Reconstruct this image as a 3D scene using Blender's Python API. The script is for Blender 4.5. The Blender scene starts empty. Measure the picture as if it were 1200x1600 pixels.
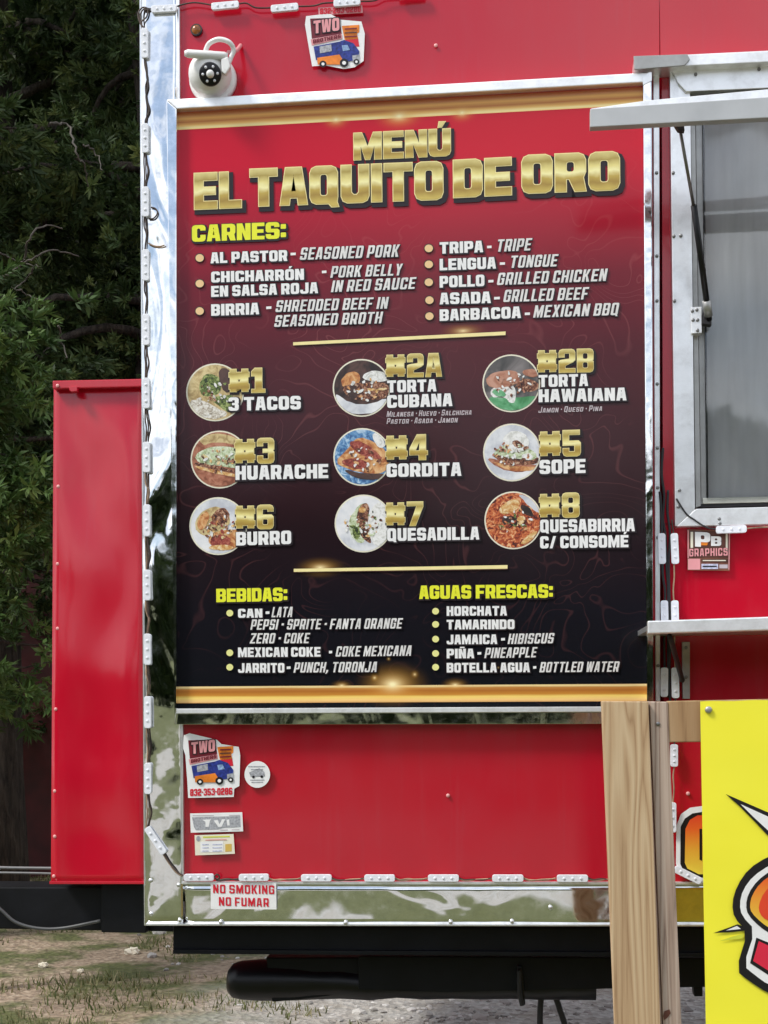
import bpy, bmesh, math, random
import numpy as np
from mathutils import Vector, Matrix, noise
from mathutils.geometry import tessellate_polygon

random.seed(7)
rng = np.random.default_rng(11)
sc = bpy.context.scene
col = sc.collection
R = math.radians

# ------------------------------------------------------------------ camera, world, sun, exposure
F_PX, CX, CY = 2080.0, 600.0, 1091.0
CAM = Vector((0.0, -3.2, 1.25))
yaw, roll = R(-5.96), R(-0.53)
fwd = Vector((math.sin(yaw), math.cos(yaw), 0))
rt = Vector((math.cos(yaw), -math.sin(yaw), 0)); up = rt.cross(fwd)
r2 = rt * math.cos(roll) + up * math.sin(roll)
u2 = up * math.cos(roll) - rt * math.sin(roll)
cd = bpy.data.cameras.new('camera'); cam = bpy.data.objects.new('camera', cd); col.objects.link(cam)
cam.matrix_world = Matrix.Translation(CAM) @ Matrix((r2, u2, -fwd)).transposed().to_4x4()
cd.sensor_fit = 'HORIZONTAL'; cd.sensor_width = 36; cd.lens = 36 * F_PX / 1200
cd.shift_y = (CY - 800) / 1200; cd.clip_end = 500; cd.clip_start = 0.05
sc.camera = cam

SUN_EL, SUN_AZ = R(50), R(238)      # azimuth from +Y clockwise: behind the viewer, a little to the left
world = bpy.data.worlds.new('World'); sc.world = world; world.use_nodes = True
wn, wl = world.node_tree.nodes, world.node_tree.links
wn.clear()
wout = wn.new('ShaderNodeOutputWorld'); bg = wn.new('ShaderNodeBackground')
sky = wn.new('ShaderNodeTexSky'); sky.sky_type = 'NISHITA'; sky.sun_disc = False
sky.sun_elevation = SUN_EL; sky.sun_rotation = SUN_AZ; sky.air_density = 1.2; sky.dust_density = 1.5
tc = wn.new('ShaderNodeTexCoord'); sep = wn.new('ShaderNodeSeparateXYZ')
wl.new(tc.outputs['Generated'], sep.inputs[0])
zc = wn.new('ShaderNodeMath'); zc.operation = 'MAXIMUM'; zc.inputs[1].default_value = 0.0
wl.new(sep.outputs['Z'], zc.inputs[0])
za = wn.new('ShaderNodeMath'); za.operation = 'ADD'; za.inputs[1].default_value = 0.22; wl.new(zc.outputs[0], za.inputs[0])
dx = wn.new('ShaderNodeMath'); dx.operation = 'DIVIDE'; wl.new(sep.outputs['X'], dx.inputs[0]); wl.new(za.outputs[0], dx.inputs[1])
dy = wn.new('ShaderNodeMath'); dy.operation = 'DIVIDE'; wl.new(sep.outputs['Y'], dy.inputs[0]); wl.new(za.outputs[0], dy.inputs[1])
cmb = wn.new('ShaderNodeCombineXYZ'); wl.new(dx.outputs[0], cmb.inputs[0]); wl.new(dy.outputs[0], cmb.inputs[1])
cn = wn.new('ShaderNodeTexNoise'); cn.inputs['Scale'].default_value = 1.35; cn.inputs['Detail'].default_value = 9
cn.inputs['Roughness'].default_value = 0.58; cn.inputs['Distortion'].default_value = 0.35
wl.new(cmb.outputs[0], cn.inputs['Vector'])
cr = wn.new('ShaderNodeValToRGB'); cr.color_ramp.elements[0].position = 0.38; cr.color_ramp.elements[1].position = 0.52
wl.new(cn.outputs['Fac'], cr.inputs[0])
cn2 = wn.new('ShaderNodeTexNoise'); cn2.inputs['Scale'].default_value = 3.2; cn2.inputs['Detail'].default_value = 6
wl.new(cmb.outputs[0], cn2.inputs['Vector'])
cc = wn.new('ShaderNodeValToRGB')
cc.color_ramp.elements[0].position = 0.32; cc.color_ramp.elements[0].color = (5.4, 6.0, 7.2, 1)
cc.color_ramp.elements[1].position = 0.62; cc.color_ramp.elements[1].color = (11.8, 12.0, 12.3, 1)
wl.new(cn2.outputs['Fac'], cc.inputs[0])
mx = wn.new('ShaderNodeMix'); mx.data_type = 'RGBA'
wl.new(cr.outputs[0], mx.inputs[0]); wl.new(sky.outputs[0], mx.inputs[6]); wl.new(cc.outputs[0], mx.inputs[7])
wl.new(mx.outputs[2], bg.inputs[0]); bg.inputs[1].default_value = 0.10
wl.new(bg.outputs[0], wout.inputs[0])

sd = bpy.data.lights.new('sun', 'SUN'); sd.energy = 2.2; sd.angle = R(12); sd.color = (1.0, 0.955, 0.89)
sun = bpy.data.objects.new('sun', sd); col.objects.link(sun)
sdir = Vector((math.sin(SUN_AZ) * math.cos(SUN_EL), math.cos(SUN_AZ) * math.cos(SUN_EL), math.sin(SUN_EL)))
sun.rotation_euler = sdir.to_track_quat('Z', 'Y').to_euler(); sun.location = (0, -8, 12)

vs = sc.view_settings
vs.view_transform = 'Standard'; vs.look = 'None'; vs.gamma = 1; vs.use_curve_mapping = False
vs.exposure = 0.55

# ------------------------------------------------------------------ helpers
def U(px, py, Y=0.0):
    """point on the plane y=Y that lies at the measured photo pixel"""
    d = r2 * ((px - CX) / F_PX) - u2 * ((py - CY) / F_PX) + fwd
    t = (Y - CAM.y) / d.y
    return CAM + d * t

def lin(c):
    return tuple(((v / 255) / 12.92 if v / 255 <= 0.04045 else ((v / 255 + 0.055) / 1.055) ** 2.4) for v in c) + (1,)

class NT:
    def __init__(s, name):
        s.m = bpy.data.materials.new(name); s.m.use_nodes = True
        s.t = s.m.node_tree; s.n = s.t.nodes; s.l = s.t.links
        s.p = s.n['Principled BSDF']; s._oc = None
    def new(s, typ, **kw):
        nd = s.n.new('ShaderNode' + typ)
        for k, v in kw.items():
            if k.startswith('i_'): s.set(nd, k[2:].replace('_', ' '), v)
            elif isinstance(v, bpy.types.NodeSocket): pass
            else: setattr(nd, k, v)
        return nd
    def set(s, nd, key, v):
        sk = nd.inputs[int(key)] if key.isdigit() else nd.inputs[key]
        if isinstance(v, bpy.types.NodeSocket): s.l.new(v, sk)
        else: sk.default_value = v
    def math(s, op, a, b=0.0, c=0.0, clamp=False):
        nd = s.n.new('ShaderNodeMath'); nd.operation = op; nd.use_clamp = clamp
        for i, v in enumerate((a, b, c)):
            s.set(nd, str(i), v)
        return nd.outputs[0]
    def mix(s, f, a, b):
        nd = s.n.new('ShaderNodeMix'); nd.data_type = 'RGBA'
        s.set(nd, '0', f); s.set(nd, '6', a); s.set(nd, '7', b)
        return nd.outputs[2]
    def obj(s): 
        return s.new('TexCoord').outputs['Object']
    def geo(s):
        return s.new('NewGeometry').outputs['Position']
    def uv(s):
        return s.new('TexCoord').outputs['UV']
    def mapped(s, v, scale):
        nd = s.new('Mapping'); s.l.new(v, nd.inputs[0]); nd.inputs['Scale'].default_value = scale
        return nd.outputs[0]
    def noise(s, v, scale, detail=4, rough=.55, dist=0.0):
        nd = s.new('TexNoise'); s.l.new(v, nd.inputs['Vector'])
        nd.inputs['Scale'].default_value = scale; nd.inputs['Detail'].default_value = detail
        nd.inputs['Roughness'].default_value = rough; nd.inputs['Distortion'].default_value = dist
        return nd.outputs['Fac']
    def ramp(s, f, stops, interp='LINEAR'):
        nd = s.new('ValToRGB'); s.l.new(f, nd.inputs[0]); e = nd.color_ramp.elements
        nd.color_ramp.interpolation = interp
        while len(e) < len(stops): e.new(0.5)
        for el, (p, c) in zip(e, stops):
            el.position = p; el.color = c if len(c) == 4 else tuple(c) + (1,)
        return nd.outputs[0]
    def bump(s, h, strength=.3, dist=.01):
        nd = s.new('Bump'); s.l.new(h, nd.inputs['Height'])
        nd.inputs['Strength'].default_value = strength; nd.inputs['Distance'].default_value = dist
        s.l.new(nd.outputs[0], s.p.inputs['Normal'])
    def base(s, c):
        s.set(s.p, 'Base Color', c)
    def pr(s, rough=.5, metal=0.0, coat=0.0, spec=.5):
        s.p.inputs['Roughness'].default_value = rough; s.p.inputs['Metallic'].default_value = metal
        s.p.inputs['Coat Weight'].default_value = coat; s.p.inputs['Specular IOR Level'].default_value = spec
        return s

def simple(name, c, rough=.5, metal=0.0, coat=0.0, spec=.5, var=.12, vscale=6, bump=0.0, bscale=60):
    t = NT(name).pr(rough, metal, coat, spec)
    c = tuple(c[:3]) + (1,)
    n = t.noise(t.obj(), vscale, 5)
    lo = tuple(v * (1 - var) for v in c[:3]) + (1,); hi = tuple(min(1, v * (1 + var)) for v in c[:3]) + (1,)
    t.base(t.ramp(n, [(.3, lo), (.7, hi)]))
    if bump: t.bump(t.noise(t.obj(), bscale, 3), bump, .003)
    return t.m

M = {}
def mat_red(name, c, warp=.25):
    t = NT(name).pr(.09, 0, .24, .55)
    t.p.inputs['Coat Roughness'].default_value = .06
    g = t.geo()
    dirt = t.noise(t.mapped(g, (5, 5, 2.2)), 2.0, 7, .62)
    strk = t.ramp(t.noise(t.mapped(g, (16, 16, .8)), 2.2, 6, .7), [(.54, (0, 0, 0)), (.74, (.35, .35, .35))])
    t.base(t.mix(t.math('ADD', strk, t.math('MULTIPLY', t.math('SUBTRACT', dirt, .47, clamp=True), .9)), c, (c[0] * .8 + .05, c[1] + .028, c[2] + .03, 1)))
    spk = t.noise(g, 95, 2)
    t.set(t.p, 'Roughness', t.math('ADD', .07, t.math('MULTIPLY', dirt, .24)))
    h = t.noise(t.mapped(g, (1, 1, .6)), 2.1, 2, .4)
    h2 = t.math('ADD', h, t.math('MULTIPLY', spk, .0006))
    t.bump(h2, warp, .05)
    return t.m
M['red'] = mat_red('red_trailer_paint', (.47, .0035, .020, 1), .4)
M['red_box'] = mat_red('red_box_paint', (.47, .0035, .020, 1), .5)
def mat_mirror(name, warp, scale, stretch=(1, 1, .45), rough=.035, n2amt=.03):
    t = NT(name).pr(rough, 1)
    g = t.geo()
    n = t.noise(t.mapped(g, stretch), scale, 2.2, .45, .9)
    n2 = t.noise(g, scale * 4.5, 2, .5)
    t.bump(t.math('ADD', n, t.math('MULTIPLY', n2, n2amt)), warp, .05)
    sm = t.noise(g, 30, 6, .7)
    t.base(t.ramp(sm, [(.3, (.70, .72, .72)), (.6, (.86, .87, .88))]))
    t.set(t.p, 'Roughness', t.ramp(sm, [(.45, (rough,) * 3), (.8, (rough + .12,) * 3)]))
    return t.m
M['mirror'] = mat_mirror('polished_stainless_steel', .46, 4.2)
M['mirror_low'] = mat_mirror('polished_stainless_skirt', .20, 3.4, (1, 1, 1.3), .03, .008)
M['frame_side'] = mat_mirror('polished_frame_metal', .10, 9, (1, 1, .6), .07)
def mat_alu(name, c=(.80, .81, .82), rough=.30):
    t = NT(name).pr(rough, .85)
    g = t.obj()
    n = t.noise(t.mapped(g, (40, 40, 3)), 4, 4); m = t.noise(g, 14, 6, .7)
    t.base(t.mix(t.ramp(m, [(.45, (0, 0, 0)), (.72, (.6, .6, .6))]), c + (1,), (c[0] * .62, c[1] * .6, c[2] * .58, 1)))
    t.set(t.p, 'Roughness', t.math('ADD', rough - .08, t.math('MULTIPLY', n, .2)))
    t.bump(m, .08, .01)
    return t.m
M['alu'] = mat_alu('brushed_aluminium')
M['alu_bright'] = mat_alu('bright_aluminium', (.93, .94, .95), .42)
M['alu_dull'] = mat_alu('dull_scuffed_aluminium', (.42, .42, .41), .45)
M['alu_matte'] = simple('painted_grey_aluminium', (.46, .47, .48), .42, .3, var=.1, vscale=9)
M['black'] = simple('black_chassis_paint', (.0035, .004, .006), .55, spec=.25, var=.5, vscale=12, bump=.25, bscale=40)
M['black_plastic'] = simple('black_plastic', (.004, .004, .006), .36, spec=.35, var=.3, vscale=20)
M['rubber'] = simple('black_rubber', (.012, .011, .014), .6)
M['white_plastic'] = simple('white_plastic', (.80, .80, .79), .30, var=.04)
M['module'] = simple('white_led_plastic', (.78, .80, .86), .35, var=.08, vscale=60)
M['lens'] = simple('frosted_led_lens', (.76, .78, .84), .2, var=.1)
M['wire'] = simple('brown_wire', (.05, .030, .022), .5, var=.6, vscale=25)
M['wire_pale'] = simple('tan_wire', (.30, .20, .13), .5, var=.6, vscale=30)
M['wire_white'] = simple('white_wire', (.75, .74, .72), .4, var=.1)
M['grey_cable'] = simple('dark_grey_cable', (.055, .058, .06), .45, var=.2)
M['grey_pipe'] = simple('grey_conduit', (.16, .17, .17), .4, var=.2)
M['screw'] = simple('steel_screw', (.22, .22, .22), .35, .8)
M['rivet'] = simple('pale_rivet', (.75, .35, .34), .3)
M['amber'] = simple('amber_lens', (.30, .10, .02), .15, var=.5, vscale=60)
def flat(name, c, rough=.32, spec=.45, var=.05, vscale=40):
    M[name] = simple('print_' + name, c, rough, 0, 0, spec, var, vscale); return M[name]
flat('p_white', (.82, .82, .82)); flat('p_dark', (.012, .005, .008)); flat('p_black', (.008, .007, .009))
flat('p_maroon', (.16, .010, .022)); flat('p_pink', (.75, .32, .34)); flat('p_orange', (.80, .22, .02), var=.3)
flat('p_blue', (.02, .035, .22), var=.6, vscale=160); flat('p_sky', (.25, .38, .62), var=.4, vscale=160)
flat('p_yellow', (.78, .80, .03)); flat('p_gold', (.62, .42, .10)); flat('p_pale_gold', (.88, .76, .36))
flat('p_red', (.62, .015, .035)); flat('p_grey', (.36, .37, .40), var=.4, vscale=200); flat('p_lilac', (.50, .52, .68), var=.3, vscale=200)
flat('p_cream', (.78, .74, .60)); flat('p_bullet', (.80, .55, .28)); flat('p_bullet_y', (.80, .78, .30))
flat('p_brown', (.10, .035, .025), var=.3); flat('p_green_shade', (.62, .66, .05))
flat('p_offwhite', (.72, .71, .70), var=.12, vscale=30); flat('p_dim', (.50, .44, .47))

def gold_grad():
    t = NT('printed_gold_gradient').pr(.3)
    s = t.new('SeparateXYZ'); t.l.new(t.uv(), s.inputs[0])
    v = t.math('ADD', s.outputs[1], t.math('MULTIPLY', t.math('SUBTRACT', t.noise(t.obj(), 30, 2), .5), .22))
    t.base(t.ramp(v, [(0, (.58, .44, .10)), (.2, (.36, .23, .04)), (.36, (.50, .36, .07)), (.50, (.90, .84, .42)), (.62, (.76, .66, .24)), (.80, (.40, .30, .07)), (1, (.70, .60, .24))]))
    return t.m
M['gold_grad'] = gold_grad()
def fire_grad():
    t = NT('printed_orange_gradient').pr(.3)
    s = t.new('SeparateXYZ'); t.l.new(t.uv(), s.inputs[0])
    t.base(t.ramp(s.outputs[1], [(0, (.80, .62, .06)), (.35, (.80, .42, .04)), (.75, (.80, .13, .02)), (1, (.72, .05, .02))]))
    return t.m
M['fire'] = fire_grad()

# ---- meshes
def tag(o, label=None, cat=None, group=None, kind=None):
    if label: o['label'] = label
    if cat: o['category'] = cat
    if group: o['group'] = group
    if kind: o['kind'] = kind
    return o
def thing(name, loc, label, cat, group=None):
    o = bpy.data.objects.new(name, None); col.objects.link(o); o.location = loc; o.empty_display_size = .1
    return tag(o, label, cat, group)
def link(name, me, mat, parent=None):
    o = bpy.data.objects.new(name, me); col.objects.link(o)
    if mat is not None:
        for m in (mat if isinstance(mat, (list, tuple)) else [mat]): me.materials.append(m)
    if parent is not None:
        o.parent = parent
        wl_ = Vector((0, 0, 0)); p = parent
        while p is not None: wl_ += p.location; p = p.parent
        o.location = -wl_            # meshes are written in world coordinates
    return o
def recenter(o):
    """move the mesh origin to its own middle so that object coordinates are local"""
    me = o.data
    c = sum((v.co for v in me.vertices), Vector()) / max(1, len(me.vertices))
    me.transform(Matrix.Translation(-c)); o.location = o.location + c
    return o
def from_bm(name, bm, mat, parent=None, smooth=False):
    me = bpy.data.meshes.new(name); bm.to_mesh(me); bm.free()
    if smooth: me.shade_smooth()
    return link(name, me, mat, parent)
def add_prism(bm, pts, Yf, Yb, bev=0.0):
    """pts: photo pixels measured at the front plane Yf, extruded straight back to Yb"""
    w = [U(x, y, Yf) for x, y in pts]
    return add_prism_w(bm, w, Yb, bev)
def add_prism_w(bm, w, Yb, bev=0.0):
    a = [bm.verts.new(p) for p in w]; b = [bm.verts.new((p.x, Yb, p.z)) for p in w]
    fs = [bm.faces.new(a), bm.faces.new(b[::-1])]
    n = len(w)
    for i in range(n):
        fs.append(bm.faces.new((a[(i + 1) % n], a[i], b[i], b[(i + 1) % n])))
    bmesh.ops.recalc_face_normals(bm, faces=fs)
    if bev:
        es = list({e for f in fs for e in f.edges})
        bmesh.ops.bevel(bm, geom=es, offset=bev, segments=2, affect='EDGES', profile=.6)
def prism(name, pts, Yf, Yb, mat, parent=None, bev=.0015):
    bm = bmesh.new(); add_prism(bm, pts, Yf, Yb, bev)
    return from_bm(name, bm, mat, parent)
def rect(x0, y0, x1, y1): return [(x0, y0), (x1, y0), (x1, y1), (x0, y1)]
def box_w(bm, x0, x1, y0, y1, z0, z1, bev=0.0):
    add_prism_w(bm, [Vector((x0, y0, z0)), Vector((x1, y0, z0)), Vector((x1, y0, z1)), Vector((x0, y0, z1))], y1, bev)
def grid_panel(name, pts, Y, mat, parent, nx=10, ny=10, thick=.002, wob=0.0, ws=3.0):
    """four photo corners (tl,tr,br,bl) -> a subdivided sheet with thickness and slight dents"""
    tl, tr, br, bl = [U(x, y, Y) for x, y in pts]
    bm = bmesh.new(); g = []
    for j in range(ny + 1):
        row = []
        for i in range(nx + 1):
            u, v = i / nx, j / ny
            p = tl.lerp(tr, u).lerp(bl.lerp(br, u), v)
            if wob: p = p + Vector((0, -wob * abs(noise.noise(p * ws)), 0))
            row.append(bm.verts.new(p))
        g.append(row)
    for j in range(ny):
        for i in range(nx): bm.faces.new((g[j][i], g[j + 1][i], g[j + 1][i + 1], g[j][i + 1]))
    bmesh.ops.recalc_face_normals(bm, faces=bm.faces[:])
    f0 = bm.faces[0]
    f0.normal_update()
    if f0.normal.y > 0: bmesh.ops.reverse_faces(bm, faces=bm.faces[:])
    bmesh.ops.solidify(bm, geom=bm.faces[:], thickness=thick)
    return from_bm(name, bm, mat, parent, smooth=(wob > 0))
def ellipse(cx, cy, rx, ry, n=28, a0=0, rot=0.0):
    o = []
    for i in range(n):
        a = a0 + 2 * math.pi * i / n; x, y = rx * math.cos(a), ry * math.sin(a)
        o.append((cx + x * math.cos(rot) - y * math.sin(rot), cy + x * math.sin(rot) + y * math.cos(rot)))
    return o
def flat_poly(name, loops, Y, mat, parent, uvz=True):
    """flat print: outer loop + holes in photo pixels at plane Y"""
    w = [[U(x, y, Y) for x, y in lp] for lp in loops]
    return poly_w(name, [w], mat, parent)
def poly_w(name, shapes, mat, parent, zlo=None, zhi=None):
    vs_, fs_ = [], []
    for loops in shapes:
        off = len(vs_); fl = [p for lp in loops for p in lp]
        tris = tessellate_polygon([[Vector((p.x, p.z, 0)) for p in lp] for lp in loops])
        vs_ += [tuple(p) for p in fl]
        for t in tris:
            a, b, c = [fl[i] for i in t]
            nrm = (b - a).cross(c - a)
            if abs(nrm.y) < 1e-12: continue
            fs_.append(tuple(off + i for i in (t if nrm.y < 0 else t[::-1])))
    me = bpy.data.meshes.new(name); me.from_pydata(vs_, [], fs_)
    zs = [v[2] for v in vs_]; xs = [v[0] for v in vs_]
    zl, zh = (min(zs) if zlo is None else zlo), (max(zs) if zhi is None else zhi)
    uvl = me.uv_layers.new(name='UVMap')
    for lp in me.loops:
        v = vs_[lp.vertex_index]
        uvl.data[lp.index].uv = ((v[0] - min(xs)) / max(1e-6, max(xs) - min(xs)), (v[2] - zl) / max(1e-6, zh - zl))
    return link(name, me, mat, parent)
def tube(bm, pts, r, seg=8, taper=None, cap=True):
    pts = [Vector(p) for p in pts]; rings = []
    prev = None
    for i, p in enumerate(pts):
        d = (pts[min(i + 1, len(pts) - 1)] - pts[max(i - 1, 0)]).normalized()
        if prev is None: n = d.orthogonal().normalized()
        else:
            n = prev - d * prev.dot(d); n = n.normalized() if n.length > 1e-6 else d.orthogonal().normalized()
        prev = n; b = d.cross(n)
        rr = r if taper is None else r * taper[i]
        rings.append([bm.verts.new(p + (n * math.cos(2 * math.pi * k / seg) + b * math.sin(2 * math.pi * k / seg)) * rr) for k in range(seg)])
    for i in range(len(rings) - 1):
        for k in range(seg):
            bm.faces.new((rings[i][k], rings[i][(k + 1) % seg], rings[i + 1][(k + 1) % seg], rings[i + 1][k]))
    if cap: bm.faces.new(rings[0][::-1]); bm.faces.new(rings[-1])
def smooth_path(pts, n=6):
    P = [Vector(p) for p in pts]; o = []
    for i in range(len(P) - 1):
        p0, p1, p2, p3 = P[max(i - 1, 0)], P[i], P[i + 1], P[min(i + 2, len(P) - 1)]
        for k in range(n):
            t = k / n
            o.append(.5 * ((2 * p1) + (p2 - p0) * t + (2 * p0 - 5 * p1 + 4 * p2 - p3) * t * t + (3 * p1 - p0 - 3 * p2 + p3) * t ** 3))
    o.append(P[-1]); return o
def wire(name, px, Y, r, mat, parent=None, n=6, seg=7):
    pts = [U(p[0], p[1], p[2] if len(p) > 2 else Y) for p in px]
    bm = bmesh.new(); tube(bm, smooth_path(pts, n), r, seg)
    return from_bm(name, bm, mat, parent, True)

# ------------------------------------------------------------------ block lettering
def chamf(x0, y0, x1, y1, c, cs=(1, 1, 1, 1)):
    """rounded rectangle, corners bl, br, tr, tl"""
    o = []
    def cor(x, y, sx, sy, on, first):
        if not on or c < 1e-4: return [(x, y)]
        k = c * .30
        a = (x + sx * c, y); m = (x + sx * k, y + sy * k); b = (x, y + sy * c)
        return [a, m, b] if first == 'h' else [b, m, a]
    o += cor(x0, y0, 1, 1, cs[0], 'v'); o += cor(x1, y0, -1, 1, cs[1], 'h')
    o += cor(x1, y1, -1, -1, cs[2], 'v'); o += cor(x0, y1, 1, -1, cs[3], 'h')
    return o
def glyph(ch, W, S, T):
    """loops for one letter of cap height 1: list of shapes, shape = [outer, holes...]"""
    c = min(.2, S * .62); ci = min(.07, (W - 2 * S) * .35); h = .5; t2 = T / 2; c2 = c * .55
    G = ch
    if G == 'A':
        k = W * .21; a = S * .92
        bx = W * .5
        return [[[(0, 0), (a, 0), (a + k * .16, .19), (W - a - k * .16, .19), (W - a, 0), (W, 0), (W - k, 1), (k, 1)],
                 [(a + k * .42, .19 + T * .85), (W - a - k * .42, .19 + T * .85), (W - a - k * .86, 1 - T * .95), (a + k * .86, 1 - T * .95)]]]
    if G == 'B':
        return [[[(0, 0)] + chamf(0, 0, W, .5, c, (0, 1, 0, 0))[1:4] + [(W, .5 - c2 * .6), (W - c2 * .6, .5), (W, .5 + c2 * .6)] + chamf(0, .5, W, 1, c, (0, 0, 1, 0))[2:],
                 chamf(S, T, W - S, h - t2 * .7, ci), chamf(S, h + t2 * .7, W - S, 1 - T, ci)]]
    if G in 'CG':
        o = [(c, 0), (W - c, 0), (W - c * .3, c * .3), (W, c)]
        if G == 'C': o += [(W, .40), (W - S, .40), (W - S, T + ci)]
        else: o += [(W, .56), (W * .52, .56), (W * .52, .56 - T * .8), (W - S, .56 - T * .8), (W - S, T + ci)]
        o += [(W - S - ci, T), (S + ci, T), (S, T + ci), (S, 1 - T - ci), (S + ci, 1 - T), (W - S - ci, 1 - T), (W - S, 1 - T - ci), (W - S, .66), (W, .66), (W, 1 - c), (W - c * .3, 1 - c * .3), (W - c, 1)]
        o += [(c, 1), (c * .3, 1 - c * .3), (0, 1 - c), (0, c), (c * .3, c * .3)]
        return [[o]]
    if G == 'D': return [[chamf(0, 0, W, 1, c, (0, 1, 1, 0)), chamf(S, T, W - S, 1 - T, ci)]]
    if G == 'E': return [[[(0, 0), (W * .92, 0), (W * .92, T), (S, T), (S, h - t2), (W * .85, h - t2), (W * .85, h + t2), (S, h + t2), (S, 1 - T), (W * .92, 1 - T), (W * .92, 1), (0, 1)]]]
    if G == 'F': return [[[(0, 0), (S, 0), (S, h - t2 - .04), (W * .82, h - t2 - .04), (W * .82, h + t2 - .04), (S, h + t2 - .04), (S, 1 - T), (W * .92, 1 - T), (W * .92, 1), (0, 1)]]]
    if G == 'H': return [[[(0, 0), (S, 0), (S, h - t2), (W - S, h - t2), (W - S, 0), (W, 0), (W, 1), (W - S, 1), (W - S, h + t2), (S, h + t2), (S, 1), (0, 1)]]]
    if G == 'I': return [[[(0, 0), (S, 0), (S, 1), (0, 1)]]]
    if G == 'J': return [[[(c, 0), (W - c, 0), (W - c * .3, c * .3), (W, c), (W, 1), (W - S, 1), (W - S, T), (S * .9, T), (S * .9, .36), (0, .36), (0, c), (c * .3, c * .3)]]]
    if G == 'K': return [[[(0, 0), (S, 0), (S, .36), (S + .05, .44), (W - S * 1.05, 0), (W + .03, 0), (W * .66, .52), (W, 1), (W - S * 1.1, 1), (S + .03, .62), (S, .60), (S, 1), (0, 1)]]]
    if G == 'L': return [[[(0, 0), (W * .88, 0), (W * .88, T), (S, T), (S, 1), (0, 1)]]]
    if G == 'M':
        w = W * 1.3
        return [[[(0, 0), (S * .9, 0), (S * .9, .52), (w * .42, 0), (w * .58, 0), (w - S * .9, .52), (w - S * .9, 0), (w, 0), (w, 1), (w - S * 1.05, 1), (w / 2, .48), (S * 1.05, 1), (0, 1)]]]
    if G == 'N': return [[[(0, 0), (S, 0), (S, .50), (W - S * 1.05, 0), (W, 0), (W, 1), (W - S, 1), (W - S, .50), (S * 1.05, 1), (0, 1)]]]
    if G == 'O' or G == '0': return [[chamf(0, 0, W, 1, c), chamf(S, T, W - S, 1 - T, ci)]]
    if G == 'P': return [[[(0, 0), (S, 0), (S, .32), (W - c, .32), (W - c * .3, .32 + c * .3), (W, .32 + c), (W, 1 - c), (W - c * .3, 1 - c * .3), (W - c, 1), (0, 1)], chamf(S, .32 + T * .9, W - S, 1 - T, ci)]]
    if G == 'Q': return [[[(c, 0), (W - S * .9, 0), (W - S * .6, -.09), (W + .03, -.09), (W - .02, .04), (W, c), (W, 1 - c), (W - c * .3, 1 - c * .3), (W - c, 1), (c, 1), (c * .3, 1 - c * .3), (0, 1 - c), (0, c), (c * .3, c * .3)], chamf(S, T, W - S, 1 - T, ci)]]
    if G == 'R': return [[[(0, 0), (S, 0), (S, .33), (W * .46, .33), (W - S * .98, 0), (W + .01, 0), (W - S * .22, .36), (W, .33 + c), (W, 1 - c), (W - c * .3, 1 - c * .3), (W - c, 1), (0, 1)], chamf(S, .33 + T * .85, W - S, 1 - T, ci)]]
    if G == 'S':
        return [[[(c, 0), (W - c, 0), (W - c * .3, c * .3), (W, c), (W, h + t2 - c2), (W - c2, h + t2), (S, h + t2), (S, 1 - T), (W - S, 1 - T), (W - S, .70), (W, .70), (W, 1 - c), (W - c * .3, 1 - c * .3), (W - c, 1), (c, 1), (c * .3, 1 - c * .3), (0, 1 - c), (0, h - t2 + c2), (c2, h - t2), (W - S, h - t2), (W - S, T), (S, T), (S, .30), (0, .30), (0, c), (c * .3, c * .3)]]]
    if G == 'T': a = (W - S) / 2; return [[[(a, 0), (a + S, 0), (a + S, 1 - T), (W, 1 - T), (W, 1), (0, 1), (0, 1 - T), (a, 1 - T)]]]
    if G == 'U': return [[[(c, 0), (W - c, 0), (W - c * .3, c * .3), (W, c), (W, 1), (W - S, 1), (W - S, T + ci), (W - S - ci, T), (S + ci, T), (S, T + ci), (S, 1), (0, 1), (0, c), (c * .3, c * .3)]]]
    if G == 'V': return [[[(W / 2 - S * .55, 0), (W / 2 + S * .55, 0), (W, 1), (W - S, 1), (W / 2, .35), (S, 1), (0, 1)]]]
    if G == 'W':
        w = W * 1.35
        return [[[(w * .13, 0), (w * .42, 0), (w * .5, .42), (w * .58, 0), (w * .87, 0), (w, 1), (w - S * .9, 1), (w * .76, .36), (w * .62, 1), (w * .38, 1), (w * .24, .36), (S * .9, 1), (0, 1)]]]
    if G == 'X': return [[[(0, 0), (S * 1.1, 0), (W / 2, .3), (W - S * 1.1, 0), (W, 0), (W * .68, .5), (W, 1), (W - S * 1.1, 1), (W / 2, .7), (S * 1.1, 1), (0, 1), (W * .32, .5)]]]
    if G == 'Y': a = (W - S) / 2; return [[[(a, 0), (a + S, 0), (a + S, .42), (W, 1), (W - S, 1), (W / 2, .66), (S, 1), (0, 1), (a, .42)]]]
    if G == 'Z': return [[[(0, 0), (W, 0), (W, T), (S * 1.15, T), (W, 1 - T), (W, 1), (0, 1), (0, 1 - T), (W - S * 1.15, 1 - T), (0, T)]]]
    if G == '1': return [[[(0, 0), (W * .8, 0), (W * .8, T * .8), (W * .62, T * .8), (W * .62, 1), (W * .2, 1), (0, .86), (0, .68), (W * .22, .68), (W * .22, T * .8), (0, T * .8)]]]
    if G == '2':
        return [[[(0, 0), (W, 0), (W, T), (S * 1.15, T), (S * 1.15, .30), (W - c2, h - t2 + .04), (W, h - t2 + c2 + .04), (W, 1 - c), (W - c * .3, 1 - c * .3), (W - c, 1), (c, 1), (c * .3, 1 - c * .3), (0, 1 - c), (0, .66), (S, .66), (S, 1 - T), (W - S, 1 - T), (W - S, h + t2), (c2, h + t2 * .4), (0, h)]]]
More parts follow.
